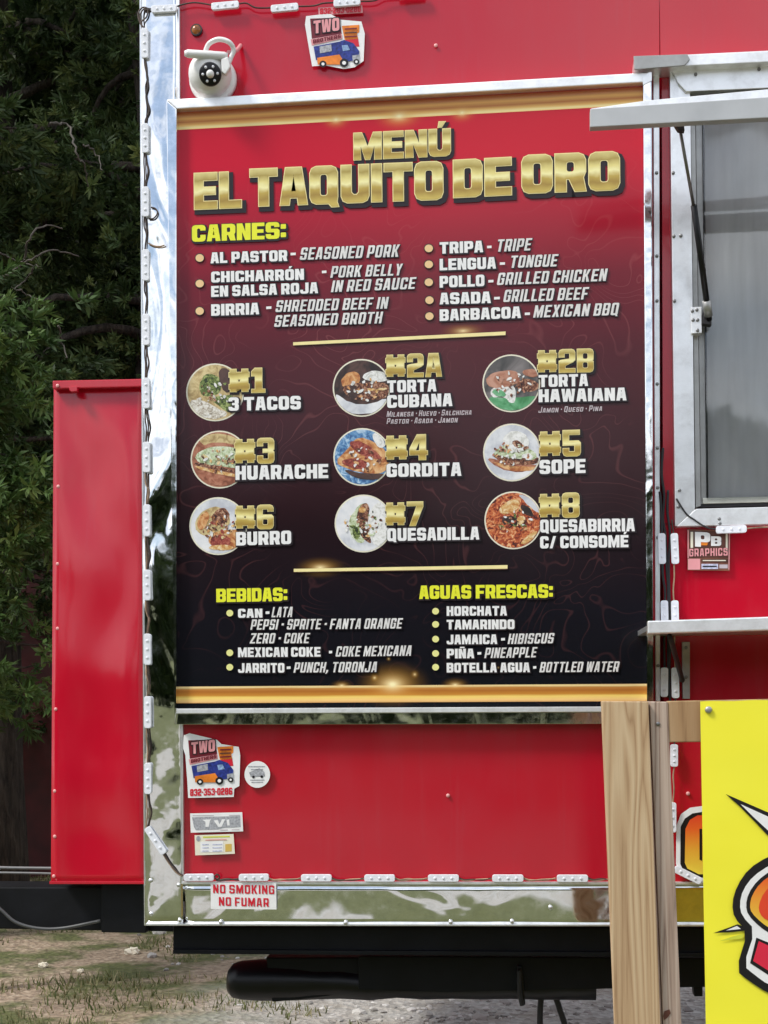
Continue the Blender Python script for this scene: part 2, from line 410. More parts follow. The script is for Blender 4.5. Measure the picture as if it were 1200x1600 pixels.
    if G == '3':
        return [[[(c, 0), (W - c, 0), (W - c * .3, c * .3), (W, c), (W, h - c2 * .7), (W - c2 * .7, h), (W, h + c2 * .7), (W, 1 - c), (W - c * .3, 1 - c * .3), (W - c, 1), (c, 1), (c * .3, 1 - c * .3), (0, 1 - c), (0, .70), (S, .70), (S, 1 - T), (W - S, 1 - T), (W - S, h + t2 * .8), (W * .35, h + t2 * .8), (W * .35, h - t2 * .8), (W - S, h - t2 * .8), (W - S, T), (S, T), (S, .30), (0, .30), (0, c), (c * .3, c * .3)]]]
    if G == '4': return [[[(W * .52, 0), (W * .9, 0), (W * .9, .2), (W, .2), (W, .2 + T * .9), (W * .9, .2 + T * .9), (W * .9, 1), (W * .42, 1), (0, .46), (0, .2), (W * .52, .2)], [(S * .95, .2 + T * .95), (W * .55, .2 + T * .95), (W * .55, .72)]]]
    if G == '5':
        return [[[(c, 0), (W - c, 0), (W - c * .3, c * .3), (W, c), (W, h + t2 - c2), (W - c2, h + t2), (S, h + t2), (S, 1 - T), (W * .95, 1 - T), (W * .95, 1), (0, 1), (0, h - t2), (W - S, h - t2), (W - S, T), (S, T), (S, .30), (0, .30), (0, c), (c * .3, c * .3)]]]
    if G == '6':
        return [[[(c, 0), (W - c, 0), (W - c * .3, c * .3), (W, c), (W, h + t2 - c2), (W - c2, h + t2), (S, h + t2), (S, 1 - T), (W - S, 1 - T), (W - S, .74), (W, .74), (W, 1 - c), (W - c * .3, 1 - c * .3), (W - c, 1), (c, 1), (c * .3, 1 - c * .3), (0, 1 - c), (0, c), (c * .3, c * .3)], chamf(S, T, W - S, h - t2, ci * .8)]]
    if G == '7': return [[[(W * .16, 0), (W * .16 + S * 1.1, 0), (W, 1 - T * 1.2), (W, 1), (0, 1), (0, 1 - T), (W - S * 1.2, 1 - T)]]]
    if G in '89':
        return [[[(c, 0), (W - c, 0), (W - c * .3, c * .3), (W, c), (W, h - c2 * .6), (W - c2 * .6, h), (W, h + c2 * .6), (W, 1 - c), (W - c * .3, 1 - c * .3), (W - c, 1), (c, 1), (c * .3, 1 - c * .3), (0, 1 - c), (0, h + c2 * .6), (c2 * .6, h), (0, h - c2 * .6), (0, c), (c * .3, c * .3)],
                 chamf(S, T, W - S, h - t2 * .8, ci), chamf(S, h + t2 * .8, W - S, 1 - T, ci)]]
    if G == '#':
        w = W * 1.22; a = w * .30; g = w * .06; e = .07
        return [[[(g + 0, .05), (g + a, .05), (g + a, .16), (w - g - a, .16), (w - g - a, .05), (w - g, .05), (w - g, .16), (w, .16), (w, .16 + T * 1.15), (w - g, .16 + T * 1.15), (w - g, .84 - T * 1.15), (w, .84 - T * 1.15), (w, .84), (w - g, .84), (w - g, .97), (w - g - a, .97), (w - g - a, .84), (g + a, .84), (g + a, .97), (g, .97), (g, .84), (0, .84), (0, .84 - T * 1.15), (g, .84 - T * 1.15), (g, .16 + T * 1.15), (0, .16 + T * 1.15), (0, .16), (g, .16)],
                 [(w * .44, .44), (w * .56, .44), (w * .56, .56), (w * .44, .56)]]]
    if G == ':': return [[chamf(0, .08, S, .36, .04)], [chamf(0, .58, S, .86, .04)]]
    if G == '-': return [[[(0, .40), (W * .42, .40), (W * .42, .60), (0, .60)]]]
    if G == '.': return [[chamf(0, .38, S, .6, .03)]]
    if G == ',': return [[[(0, 0), (-S * .3, -.14), (S * .4, -.12), (S, .05), (S, .24), (0, .24)]]]
    if G == '/': return [[[(0, 0), (S * .85, 0), (W * .75, 1), (W * .75 - S * .85, 1)]]]
    raise KeyError(ch)
ACC = {'Ó': 'O', 'Ú': 'U', 'É': 'E', 'Ñ': 'N', 'Á': 'A'}
STY = {'B': (.70, .27, .215, .085), 'T': (.80, .285, .205, .085), 'I': (.47, .165, .15, .11), 'Y': (.68, .26, .21, .06), 'N': (.66, .215, .165, .10), 'P': (.56, .17, .16, .16)}
def lay(s, style):
    W, S, T, gap = STY[style]; x = 0; shapes = []
    for ch in s:
        if ch == ' ': x += .26 if style != 'I' else .22; continue
        b = ACC.get(ch, ch)
        lowc = b.islower(); b = b.upper(); k = .78 if lowc else 1
        sh = glyph(b, W * (.92 if lowc else 1), S, T)
        sh = [[[(p[0] + x, p[1] * k) for p in lp] for lp in g] for g in sh]
        mxx = max(p[0] for g in sh for lp in g for p in lp)
        if ch in 'ÓÚÉÁ':
            m = (x + mxx) / 2; sh.append([[(m - .06, 1.06), (m + .07, 1.06), (m + .22, 1.27), (m - .02, 1.27)]])
        if ch == 'Ñ':
            m = (x + mxx) / 2; sh.append([[(m - .22, 1.06), (m + .22, 1.06), (m + .22, 1.2), (m - .22, 1.2)]])
        shapes += sh; x = mxx + gap
    return shapes, x - gap
def grow(loops, d):
    out = []
    for i, lp in enumerate(loops):
        n = len(lp); ar = sum(lp[k][0] * lp[(k + 1) % n][1] - lp[(k + 1) % n][0] * lp[k][1] for k in range(n))
        sgn = (1 if ar > 0 else -1) * (1 if i == 0 else -1)
        o = []
        for k in range(n):
            a, b, c_ = lp[k - 1], lp[k], lp[(k + 1) % n]
            e1 = Vector((b[0] - a[0], b[1] - a[1])); e2 = Vector((c_[0] - b[0], c_[1] - b[1]))
            if e1.length < 1e-6 or e2.length < 1e-6: o.append(b); continue
            e1.normalize(); e2.normalize()
            n1 = Vector((e1.y, -e1.x)); n2 = Vector((e2.y, -e2.x)); m = n1 + n2
            if m.length < .3: m = n1
            m.normalize(); q = d / max(.72, m.dot(n1))
            o.append((b[0] + m.x * q * sgn, b[1] + m.y * q * sgn))
        out.append(o)
    # tiny counters close up when the outline grows
    keep = [out[0]]
    for k in range(1, len(out)):
        xs = [p[0] for p in loops[k]]; ys = [p[1] for p in loops[k]]
        if min(max(xs) - min(xs), max(ys) - min(ys)) > 2.6 * d: keep.append(out[k])
    return keep
def text(s, xl, yl, xr, yr, hpx, style, mat, parent, Y, italic=0.0, outline=None, od=.06, shift=(0, 0), name='lettering', label=None):
    shapes, tw = lay(s, style)
    A, B = U(xl, yl, Y), U(xr, yr, Y)
    H = U(xl, yl - hpx, Y).z - A.z
    ex = B - A; wtot = ex.length
    it = italic
    sx = (wtot - it * H) / tw; ex.normalize(); ez = Vector((0, 0, 1))
    def conv(lp, dx_=0, dz=0, y=0):
        return [A + ex * (p[0] * sx + p[1] * it * H + dx_ * H) + ez * ((p[1] + dz) * H) + Vector((0, y, 0)) for p in lp]
    asp = sx / H
    if outline:
        g2 = []
        for g in shapes:
            sc_ = [[(p[0] * asp, p[1]) for p in lp] for lp in g]
            gg = grow(sc_, od)
            g2.append([[(p[0] / asp, p[1]) for p in lp] for lp in gg])
        # one sheet per letter, each a hair behind the next, so that touching outlines never share a plane
        w = []
        for i, g in enumerate(g2):
            w.append([conv(lp, shift[0], -shift[1], .0004 + .00003 * (i % 3)) for lp in g])
        poly_w('letter_outline', w, M[outline], parent)
    w = [[conv(lp) for lp in g] for g in shapes]
    o = poly_w(name, w, M[mat], parent, A.z, A.z + H)
    if label: o['label'] = label
    return o

# ================================================================== SETTING
def mat_ground():
    t = NT('gravel_and_grass_ground').pr(.95)
    g = t.geo(); s = t.new('SeparateXYZ'); t.l.new(g, s.inputs[0]); X, Y = s.outputs[0], s.outputs[1]
    big = t.noise(g, .55, 5, .6)
    edge = t.math('ADD', X, t.math('MULTIPLY', t.math('SUBTRACT', big, .5), 3.2))
    # behind the trailer: grass to the left, gravel to the right
    m_back = t.math('MULTIPLY_ADD', edge, 1.1, 1.75, clamp=True)
    # in front: a gravel lot with grass in a strip along it and beyond it
    wob = t.math('MULTIPLY', t.math('SUBTRACT', t.noise(g, .28, 3, .6), .5), 3.5)
    yy = t.math('ADD', Y, wob)
    m_front = t.math('MULTIPLY', t.math('MULTIPLY_ADD', yy, 1.6, 18.5, clamp=True), t.math('MULTIPLY_ADD', yy, -1.6, -8.0, clamp=True))
    isf = t.math('MULTIPLY_ADD', Y, -5.0, .5, clamp=True)
    gm = t.new('Mix', data_type='FLOAT'); t.set(gm, '0', isf); t.set(gm, '2', m_back); t.set(gm, '3', m_front)
    vo = t.new('TexVoronoi'); t.l.new(g, vo.inputs['Vector']); vo.inputs['Scale'].default_value = 34
    gv = t.mix(vo.outputs['Color'], (.30, .29, .27, 1), (.55, .54, .51, 1))
    gv = t.mix(t.ramp(t.noise(g, 2.3, 5, .65), [(.42, (0, 0, 0)), (.68, (.8, .8, .8))]), gv, (.26, .22, .17, 1))
    dn = t.noise(g, 26, 6, .7); dn2 = t.noise(g, 3.0, 5, .6)
    dirt = t.ramp(dn, [(.3, (.13, .095, .065)), (.5, (.33, .25, .175)), (.72, (.50, .42, .32))])
    gr = t.ramp(dn, [(.3, (.058, .068, .020)), (.7, (.145, .155, .056))])
    gr2 = t.mix(t.ramp(dn2, [(.42, (0, 0, 0)), (.56, (1, 1, 1))]), gr, dirt)
    grf = t.mix(isf, gr2, gr)
    t.base(t.mix(gm.outputs[0], grf, gv))
    t.bump(t.math('ADD', vo.outputs['Distance'], t.math('MULTIPLY', dn, .7)), .7, .02)
    return t.m
bm = bmesh.new(); NX, NY = 64, 64
def axis(n, lim, p=2.2): return [math.copysign(abs(2 * i / n - 1) ** p * lim, 2 * i / n - 1) for i in range(n + 1)]
ax, ay = axis(NX, 160), axis(NY, 160)
gg = [[bm.verts.new((x, y, .03 * noise.noise(Vector((x * .5, y * .5, 0))) if math.hypot(x, y) < 25 else 0)) for x in ax] for y in ay]
for j in range(NY):
    for i in range(NX): bm.faces.new((gg[j][i], gg[j][i + 1], gg[j + 1][i + 1], gg[j + 1][i]))
ground = from_bm('ground', bm, mat_ground(), smooth=True); tag(ground, kind='structure')

def quads_mesh(name, V, mat, parent=None, var=None):
    """V: (n,4,3) array of quads"""
    n = len(V); me = bpy.data.meshes.new(name)
    me.vertices.add(n * 4); me.loops.add(n * 4); me.polygons.add(n)
    me.vertices.foreach_set('co', V.reshape(-1).astype(np.float32))
    me.loops.foreach_set('vertex_index', np.arange(n * 4, dtype=np.int32))
    me.polygons.foreach_set('loop_start', np.arange(0, n * 4, 4, dtype=np.int32))
    if var is not None:
        a = me.attributes.new('tone', 'FLOAT', 'POINT'); a.data.foreach_set('value', np.repeat(var, 4).astype(np.float32))
    me.update(calc_edges=True); me.validate()
    return link(name, me, mat, parent)
def mat_leaf(name, lo, mid, hi, trans=.25):
    t = NT(name).pr(.55, 0, 0, .3)
    a = t.new('Attribute'); a.attribute_name = 'tone'
    n = t.noise(t.geo(), 1.3, 3)
    f = t.math('ADD', t.math('MULTIPLY', a.outputs['Fac'], .75), t.math('MULTIPLY', n, .3))
    c = t.ramp(f, [(.12, lo), (.5, mid), (.92, hi)])
    t.base(c)
    tr = t.new('BsdfTranslucent'); t.l.new(c, tr.inputs[0])
    mxs = t.new('MixShader'); mxs.inputs[0].default_value = trans
    t.l.new(t.p.outputs[0], mxs.inputs[1]); t.l.new(tr.outputs[0], mxs.inputs[2])
    t.l.new(mxs.outputs[0], t.n['Material Output'].inputs[0])
    return t.m
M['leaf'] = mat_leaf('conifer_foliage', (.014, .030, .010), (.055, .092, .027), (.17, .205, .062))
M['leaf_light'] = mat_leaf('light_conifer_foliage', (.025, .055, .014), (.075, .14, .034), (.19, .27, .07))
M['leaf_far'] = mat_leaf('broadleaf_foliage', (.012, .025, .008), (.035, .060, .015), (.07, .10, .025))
M['grass'] = mat_leaf('grass_blade', (.065, .095, .028), (.16, .18, .065), (.40, .34, .20))
def mat_bark():
    t = NT('rough_bark').pr(.9)
    g = t.geo(); n = t.noise(t.mapped(g, (9, 9, 1.6)), 4, 6, .65, .5)
    t.base(t.ramp(n, [(.35, (.020, .015, .012)), (.6, (.075, .058, .045)), (.8, (.13, .11, .09))]))
    t.bump(n, .9, .04); return t.m
M['bark'] = mat_bark()

# grass blades (stuff) behind and left of the trailer
def blades(n, xr_, yr_, hmin, hmax, thresh=-.05, keep=None):
    P = []
    tries = 0
    while len(P) < n and tries < n * 6:
        tries += 1
        x, y = random.uniform(*xr_), random.uniform(*yr_)
        k = noise.noise(Vector((x * 1.5, y * 1.5, 3.1))) + .5 * noise.noise(Vector((x * 4, y * 4, 9)))
        lim = thresh + max(0, (x + 1.9)) * .25
        if k < lim + random.uniform(-.12, .12): continue
        P.append((x, y, k))
    P = np.array(P); m = len(P)
    a = rng.uniform(0, 2 * np.pi, m); h = rng.uniform(hmin, hmax, m) * (1 + .6 * np.clip(P[:, 2], -.5, 1)); w = rng.uniform(.0025, .006, m)
    lean = rng.uniform(.1, .9, m) * h; la = rng.uniform(0, 2 * np.pi, m)
    b = np.stack([P[:, 0], P[:, 1], np.full(m, -.01)], 1); sd_ = np.stack([np.cos(a) * w, np.sin(a) * w, 0 * w], 1)
    top = b + np.stack([np.cos(la) * lean, np.sin(la) * lean, h], 1)
    V = np.stack([b - sd_, b + sd_, top + sd_ * .25, top - sd_ * .25], 1)
    return V, rng.uniform(0, 1, m)
V, T_ = blades(24000, (-5.5, 1.2), (1.2, 7.2), .010, .042, .08)
tag(quads_mesh('grass', V, M['grass'], None, T_), 'short patchy grass and weeds on bare soil behind the trailer', 'grass', kind='stuff')

# gravel stones (stuff)
ico = bmesh.new(); bmesh.ops.create_icosphere(ico, subdivisions=1, radius=1)
iv = np.array([v.co[:] for v in ico.verts]); ifc = np.array([[v.index for v in f.verts] for f in ico.faces]); ico.free()
def stones(n, xr_, yr_, smin, smax, fn):
    vs_, fs_, tn = [], [], []; k = 0; tries = 0
    while k < n and tries < n * 5:
        tries += 1
        x, y = random.uniform(*xr_), random.uniform(*yr_)
        if not fn(x, y): continue
        s = random.uniform(smin, smax) * (1 if random.random() < .93 else 1.9)
        q = iv * (1 + rng.uniform(-.25, .25, (12, 1))) * np.array([s * random.uniform(.8, 1.4), s, s * .6]); a = random.uniform(0, 6.3)
        rr = np.array([[math.cos(a), -math.sin(a), 0], [math.sin(a), math.cos(a), 0], [0, 0, 1]])
        vs_.append(q @ rr.T + np.array([x, y, s * .2])); fs_.append(ifc + 12 * k); tn.append(random.random()); k += 1
    me = bpy.data.meshes.new('gravel'); me.from_pydata(np.concatenate(vs_).tolist(), [], np.concatenate(fs_).tolist())
    at = me.attributes.new('tone', 'FLOAT', 'POINT'); at.data.foreach_set('value', np.repeat(np.array(tn), 12).astype(np.float32))
    return me
t = NT('gravel_stone').pr(.85); a_ = t.new('Attribute'); a_.attribute_name = 'tone'
t.base(t.ramp(a_.outputs['Fac'], [(0, (.16, .15, .135)), (.35, (.34, .33, .31)), (.75, (.52, .51, .48)), (1, (.62, .61, .59))])); M['stone'] = t.m
def gfun(x, y):
    k = noise.noise(Vector((x * .9, y * .9, 1.7)))
    return x > -.75 + k * 1.1 + random.gauss(0, .35) and (noise.noise(Vector((x * 1.2, y * 2.4, 5))) > -.12 or random.random() < .35)
gst = link('gravel', stones(13000, (-2.6, 3.2), (1.0, 5.6), .006, .017, gfun), M['stone'])
tag(gst, 'loose grey gravel lying under and behind the trailer', 'gravel', kind='stuff')

# ================================================================== TREES
def limb(bm, p0, d, L, r, n=7, droop=.1, wig=.12):
    pts = [p0.copy()]; dd = d.normalized()
    for i in range(n):
        dd = (dd + Vector((random.gauss(0, wig), random.gauss(0, wig), random.gauss(0, wig) - droop / n))).normalized()
        pts.append(pts[-1] + dd * (L / n))
    tube(bm, pts, r, 6, [1 - .8 * i / n for i in range(n + 1)])
    return pts
def sprays(C, D, size, per=9, wid=.16, spread=.75):
    """needle-tufted sprays: C centres (n,3), D directions (n,3)"""
    n = len(C); C = np.repeat(C, per, 0); D = np.repeat(D, per, 0); m = len(C)
    s = np.repeat(size, per)
    d = D + rng.normal(0, spread, (m, 3)); d /= np.linalg.norm(d, axis=1)[:, None]
    q = rng.normal(0, 1, (m, 3)); q -= d * (q * d).sum(1)[:, None]; q /= np.linalg.norm(q, axis=1)[:, None]
    base = C + D * (rng.uniform(-.5, .5, m) * s)[:, None]
    L = (s * rng.uniform(.5, 1.1, m))[:, None]; w = (s * wid * rng.uniform(.6, 1.3, m))[:, None]
    return np.stack([base - q * w * .3, base + d * L * .55 - q * w, base + d * L, base + d * L * .5 + q * w], 1)
def make_tree(name, x, y, H, rad, label, nbr, nsp, ssize, group, z0=.8, mat='leaf', base_r=.14, gap=.0, per=9, lean=0, lower=1.0):
    per = 26; nsp = int(nsp * 2.9); ssize *= .56
    t_ = thing(name, (x, y, 0), label, 'tree', group)
    bm = bmesh.new(); tr = [Vector((x, y, -.05))]
    n = 12
    for i in range(1, n + 1): tr.append(Vector((x + random.gauss(0, .03) * i * .4 + lean * i / n, y + random.gauss(0, .03) * i * .4, H * i / n)))
    tube(bm, tr, base_r, 10, [1.25] + [1 - .9 * i / n for i in range(1, n + 1)])
    from_bm('trunk', bm, M['bark'], t_, True)
    bm = bmesh.new(); C, D = [], []
    for b in range(nbr):
        z = z0 + (H - z0) * (b + random.random()) / nbr
        k = 1 - (z - z0) / (H - z0) * .8
        if z < z0 + 1: k *= lower
        a = random.uniform(0, 2 * math.pi)
        i = min(n - 1, int(z / H * n)); p0 = tr[i].lerp(tr[i + 1], z / H * n - i)
        L = rad * k * random.uniform(.7, 1.15)
        pts = limb(bm, p0, Vector((math.cos(a), math.sin(a), random.uniform(-.1, .35))), L, base_r * .22 * (.5 + k), 7, .35, .16)
        nn = int(nsp / nbr * (.5 + k))
        for _ in range(nn):
            u = random.uniform(.22, 1.05); j = min(6, int(u * 7)); q = pts[j].lerp(pts[min(7, j + 1)], u * 7 - j if u < 1 else 1)
            dd = (pts[min(7, j + 1)] - pts[j]).normalized()
            sd_ = Vector((random.gauss(0, 1), random.gauss(0, 1), random.gauss(0, .55) - .15)) * (.10 + .16 * L * (1.15 - u) + .04)
            if noise.noise((q + sd_) * 2.3) + .5 * noise.noise((q + sd_) * 5.1) < -.10: continue
            C.append(q + sd_); D.append((dd * .5 + sd_.normalized() * .9 + Vector((0, 0, random.uniform(-.3, .35)))).normalized())
    tag(from_bm('branches', bm, M['bark'], t_, True), kind='stuff')
    C = np.array([c[:] for c in C]); D = np.array([d[:] for d in D])
    V = sprays(C, D, rng.uniform(.6, 1.3, len(C)) * ssize, per, .10, .60)
    tone = np.repeat(np.clip(rng.normal(.42, .2, len(C)), 0, 1), per) + rng.uniform(-.1, .1, len(V))
    quads_mesh('crown', V, M[mat], t_, np.clip(tone, 0, 1))
    return t_
gN = 'conifers standing close behind the trailer'
make_tree('conifer_tree', -3.15, 3.5, 8.5, 1.45, 'nearest conifer with drooping green sprays beside the left edge of the photo', 66, 3300, .125, gN, z0=1.35, base_r=.10, lower=.75)
make_tree('conifer_tree', -2.15, 4.35, 9.5, 1.25, 'conifer with bushy sprays right behind the red front box', 60, 2500, .125, gN, z0=1.6, base_r=.12, lower=.7)
make_tree('conifer_tree', -3.35, 5.0, 10.0, 1.3, 'conifer with a thick bare lower trunk left of the red front box', 50, 2300, .13, gN, z0=2.6, base_r=.17)
make_tree('conifer_tree', -1.0, 5.3, 11.0, 1.5, 'tall conifer hidden mostly behind the trailer corner', 50, 2600, .13, gN, z0=2.2, base_r=.16)
make_tree('conifer_tree', -2.42, 2.35, 3.0, .62, 'small light green young conifer low at the left edge of the photo', 34, 700, .12, gN, z0=1.25, base_r=.035, mat='leaf_light')
# dark wood behind: several trees and a mass of foliage too dense to count
make_tree('conifer_tree', -4.6, 6.4, 11, 1.7, 'dark conifer at the far left deep in the wood', 60, 4200, .12, gN, z0=1.0, base_r=.17)
make_tree('conifer_tree', -2.5, 6.7, 12, 1.7, 'dark conifer deep in the wood behind the other conifers', 60, 4200, .12, gN, z0=1.4, base_r=.2)
n = 15000
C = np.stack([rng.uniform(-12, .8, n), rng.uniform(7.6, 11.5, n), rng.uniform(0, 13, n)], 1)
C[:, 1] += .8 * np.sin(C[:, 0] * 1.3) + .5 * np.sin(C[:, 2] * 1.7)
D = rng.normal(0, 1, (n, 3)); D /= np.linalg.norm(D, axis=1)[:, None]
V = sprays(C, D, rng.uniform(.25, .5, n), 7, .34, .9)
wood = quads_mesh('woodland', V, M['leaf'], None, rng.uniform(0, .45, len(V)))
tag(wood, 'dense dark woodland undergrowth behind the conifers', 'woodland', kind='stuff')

# far trees over the lot, behind the viewer: mirrored in the polished trim
far0 = None; far_spots = []
for i in range(26):
    a = -1.32 + 2.64 * i / 25
    dd = random.uniform(27, 34); far_spots.append((math.sin(a) * dd * 1.15, -math.cos(a) * dd - 4, random.uniform(.8, 1.25)))
def copy_tree(o, parent=None):
    c = o.copy(); col.objects.link(c); c.parent = parent
    for ch in list(o.children): copy_tree(ch, c)
    return c
def far_tree():
    t_ = thing('broadleaf_tree', (0, 0, 0), 'broadleaf tree across the lot, seen only as a reflection in the polished trim', 'tree', 'trees across the lot seen in reflections')
    bm = bmesh.new(); tr = [Vector((0, 0, -.1)), Vector((.05, 0, 1.2)), Vector((-.05, .1, 3)), Vector((.1, 0, 6.4))]
    tube(bm, tr, .25, 8, [1.2, 1, .8, .2]); from_bm('trunk', bm, M['bark'], t_, True)
    n = 3800; d = rng.normal(0, 1, (n, 3)); d /= np.linalg.norm(d, axis=1)[:, None]
    rr = (rng.uniform(.15, 1, n) ** .45)[:, None]
    C = d * rr * np.array([3.1, 3.1, 3.0])
    C *= (1 + .22 * np.sin(d[:, :1] * 5 + 1) * np.cos(d[:, 1:2] * 4) + .15 * np.sin(d[:, 2:] * 9 + d[:, :1] * 7))
    C += np.array([0, 0, 3.6]); C[:, 2] = np.abs(C[:, 2])
    quads_mesh('crown', sprays(C, d, rng.uniform(.35, .6, n), 3, .5, .9), M['leaf_far'], t_, rng.uniform(0, 1, n * 3))
    return t_
far0 = far_tree()
for i, (x, y, s) in enumerate(far_spots):
    o = far0 if i == 0 else copy_tree(far0)
    o.location = (x, y, 0); o.scale = (s, s, s * random.uniform(.9, 1.15)); o.rotation_euler = (0, 0, random.uniform(0, 6.28))

M['twig'] = simple('dead_grey_twig', (.065, .055, .045), .8, var=.5, vscale=20)
host = [o for o in bpy.data.objects if o.name.startswith('conifer_tree') and o.get('label', '').startswith('nearest')][0]
for px, r0 in [([(-20, 440), (20, 425), (55, 400), (90, 392), (125, 402)], .006), ([(-10, 425), (30, 418), (46, 372), (70, 352), (100, 358)], .006), ([(0, 395), (30, 408), (60, 418)], .004), ([(78, 192), (108, 198), (118, 238), (132, 262), (138, 292)], .006), ([(132, 226), (150, 238), (160, 268)], .004),
               ([(92, 510), (98, 540), (106, 560)], .005), ([(28, 452), (45, 460), (60, 470)], .004), ([(0, 905), (22, 860), (38, 808), (44, 780)], .004), ([(50, 420), (38, 440), (20, 452)], .004)]:
    bm = bmesh.new(); pp = smooth_path([U(x, y, 2.6 + .1 * math.sin(k * 2.1)) for k, (x, y) in enumerate(px)], 6)
    tube(bm, [p + Vector((random.gauss(0, .004), 0, random.gauss(0, .004))) for p in pp], r0, 6, [1 - .6 * i / len(pp) for i in range(len(pp))])
    from_bm('bare_branch', bm, M['twig'], host, True)
# dark red shed end glimpsed between the branches, left
sh = thing('red_shed', U(55, 1000, 5.9) * 1, 'dark red shed wall in deep shade between the conifer branches', 'shed')
sh.location.z = 0
a0, a1 = U(28, 1000, 5.9).x, U(96, 1000, 5.9).x
zt, zb = U(50, 770, 5.9).z, 0
bm = bmesh.new()
M['shed'] = simple('weathered_red_boards', (.060, .004, .006), .6, var=.4)
bm = bmesh.new(); box_w(bm, a0, a1 + .6, 5.93, 7.2, zb, zt - .02); from_bm('shed_wall', bm, M['shed'], sh)
bm = bmesh.new(); box_w(bm, a0 - .08, a1 + .66, 5.84, 7.3, zt, zt + .05, .01); from_bm('roof', bm, M['black'], sh)

# ================================================================== THE TRAILER
tr_ = thing('food_trailer', (0.3, 1.1, 0), 'red food trailer with polished metal corner trim and a serving window at the right', 'food trailer')
XL = U(228, 1000).x; XR = XL + 5.2; ZT = 3.15; ZB = U(600, 1446).z
body = bmesh.new(); box_w(body, XL + .012, XR, .11, 1.95, ZB + .004, ZT)
from_bm('body', body, M['red'], tr_)
# red skin: sheets between trims (seams at about x=775 and x=1045)
def vx(x, y): return (x, y)
def skin(pts, nx=12, ny=12): return grid_panel('wall_panel', pts, 0, M['red'], tr_, nx, ny, .008, .0, 2.0)
skin([(268, -60), (1030, -60), (1032, 1381), (268, 1381)], 16, 26)
skin([(1030.15, -60), (1420, -60), (1420, 88), (1032, 100)], 8, 6)
skin([(1034, 102), (1050, 101), (1062, 818), (1036, 818)], 2, 16)
skin([(1036, 820), (1420, 812), (1420, 1381), (1038, 1381)], 10, 14)
bm = bmesh.new()  # roof edge rail
box_w(bm, XL - .01, XR + .01, -.015, 1.97, ZT, ZT + .05, .004); from_bm('roof_rail', bm, M['alu'], tr_)
# polished corner trim and skirt
grid_panel('corner_trim', [(219, -60), (279, -60), (286, 1446), (226.5, 1446)], -.006, M['mirror'], tr_, 6, 90, .002, .0035, 5)
bm = bmesh.new(); p_, q_ = U(219.2, -60, -.006), U(226.6, 1446, -.006)
add_prism_w(bm, [Vector((p_.x - .002, -.007, p_.z)), Vector((p_.x + .001, -.007, p_.z)), Vector((q_.x + .001, -.007, q_.z)), Vector((q_.x - .002, -.007, q_.z))], .25)
from_bm('corner_trim_return', bm, M['alu'], tr_)
grid_panel('skirt_trim', [(285.6, 1381), (1420, 1381), (1420, 1448), (286.5, 1446)], -.0045, M['mirror_low'], tr_, 60, 6, .002, .003, 4)
prism('skirt_cap', [(285, 1377.5), (1420, 1378.5), (1420, 1382.5), (285, 1381.8)], -.011, 0, M['alu_bright'], tr_, .0008)
prism('skirt_lower_edge', [(227, 1443.6), (1420, 1445.6), (1420, 1448), (227, 1446.4)], -.010, 0, M['alu'], tr_, .0006)
prism('trim_edge', [(278, -60), (280, -60), (287, 1378), (284.6, 1378)], -.010, 0, M['alu'], tr_, .0005)
# small rivets
def screw_mesh(r, h):
    bm = bmesh.new()
    bmesh.ops.create_uvsphere(bm, u_segments=10, v_segments=6, radius=r)
    bmesh.ops.scale(bm, vec=(1, h / r, 1), verts=bm.verts[:])
    me = bpy.data.meshes.new('screw'); bm.to_mesh(me); bm.free(); me.shade_smooth(); return me
SM = screw_mesh(.0042, .002); SM.materials.append(M['screw'])
SMS = screw_mesh(.0055, .003); SMS.materials.append(M['alu'])
SMR = screw_mesh(.0048, .0025); SMR.materials.append(M['rivet'])
def screw(px, py, Y, parent, me=None, name='screw'):
    o = bpy.data.objects.new(name, me or SM); col.objects.link(o); o.parent = parent
    w = Vector((0, 0, 0)); p = parent
    while p is not None: w += p.location; p = p.parent
    o.location = U(px, py, Y) - w; return o
for p in [(235, 1376), (279, 1383), (236, 1428), (281, 1438), (345, 1441), (540, 1442), (704, 1441), (800, 1440), (860, 1418)]: screw(*p, -.009, tr_, SMS)
for p in [(681, 71), (700, 1243), (1075, 1240)]: screw(*p, -.004, tr_, SMR, 'rivet')

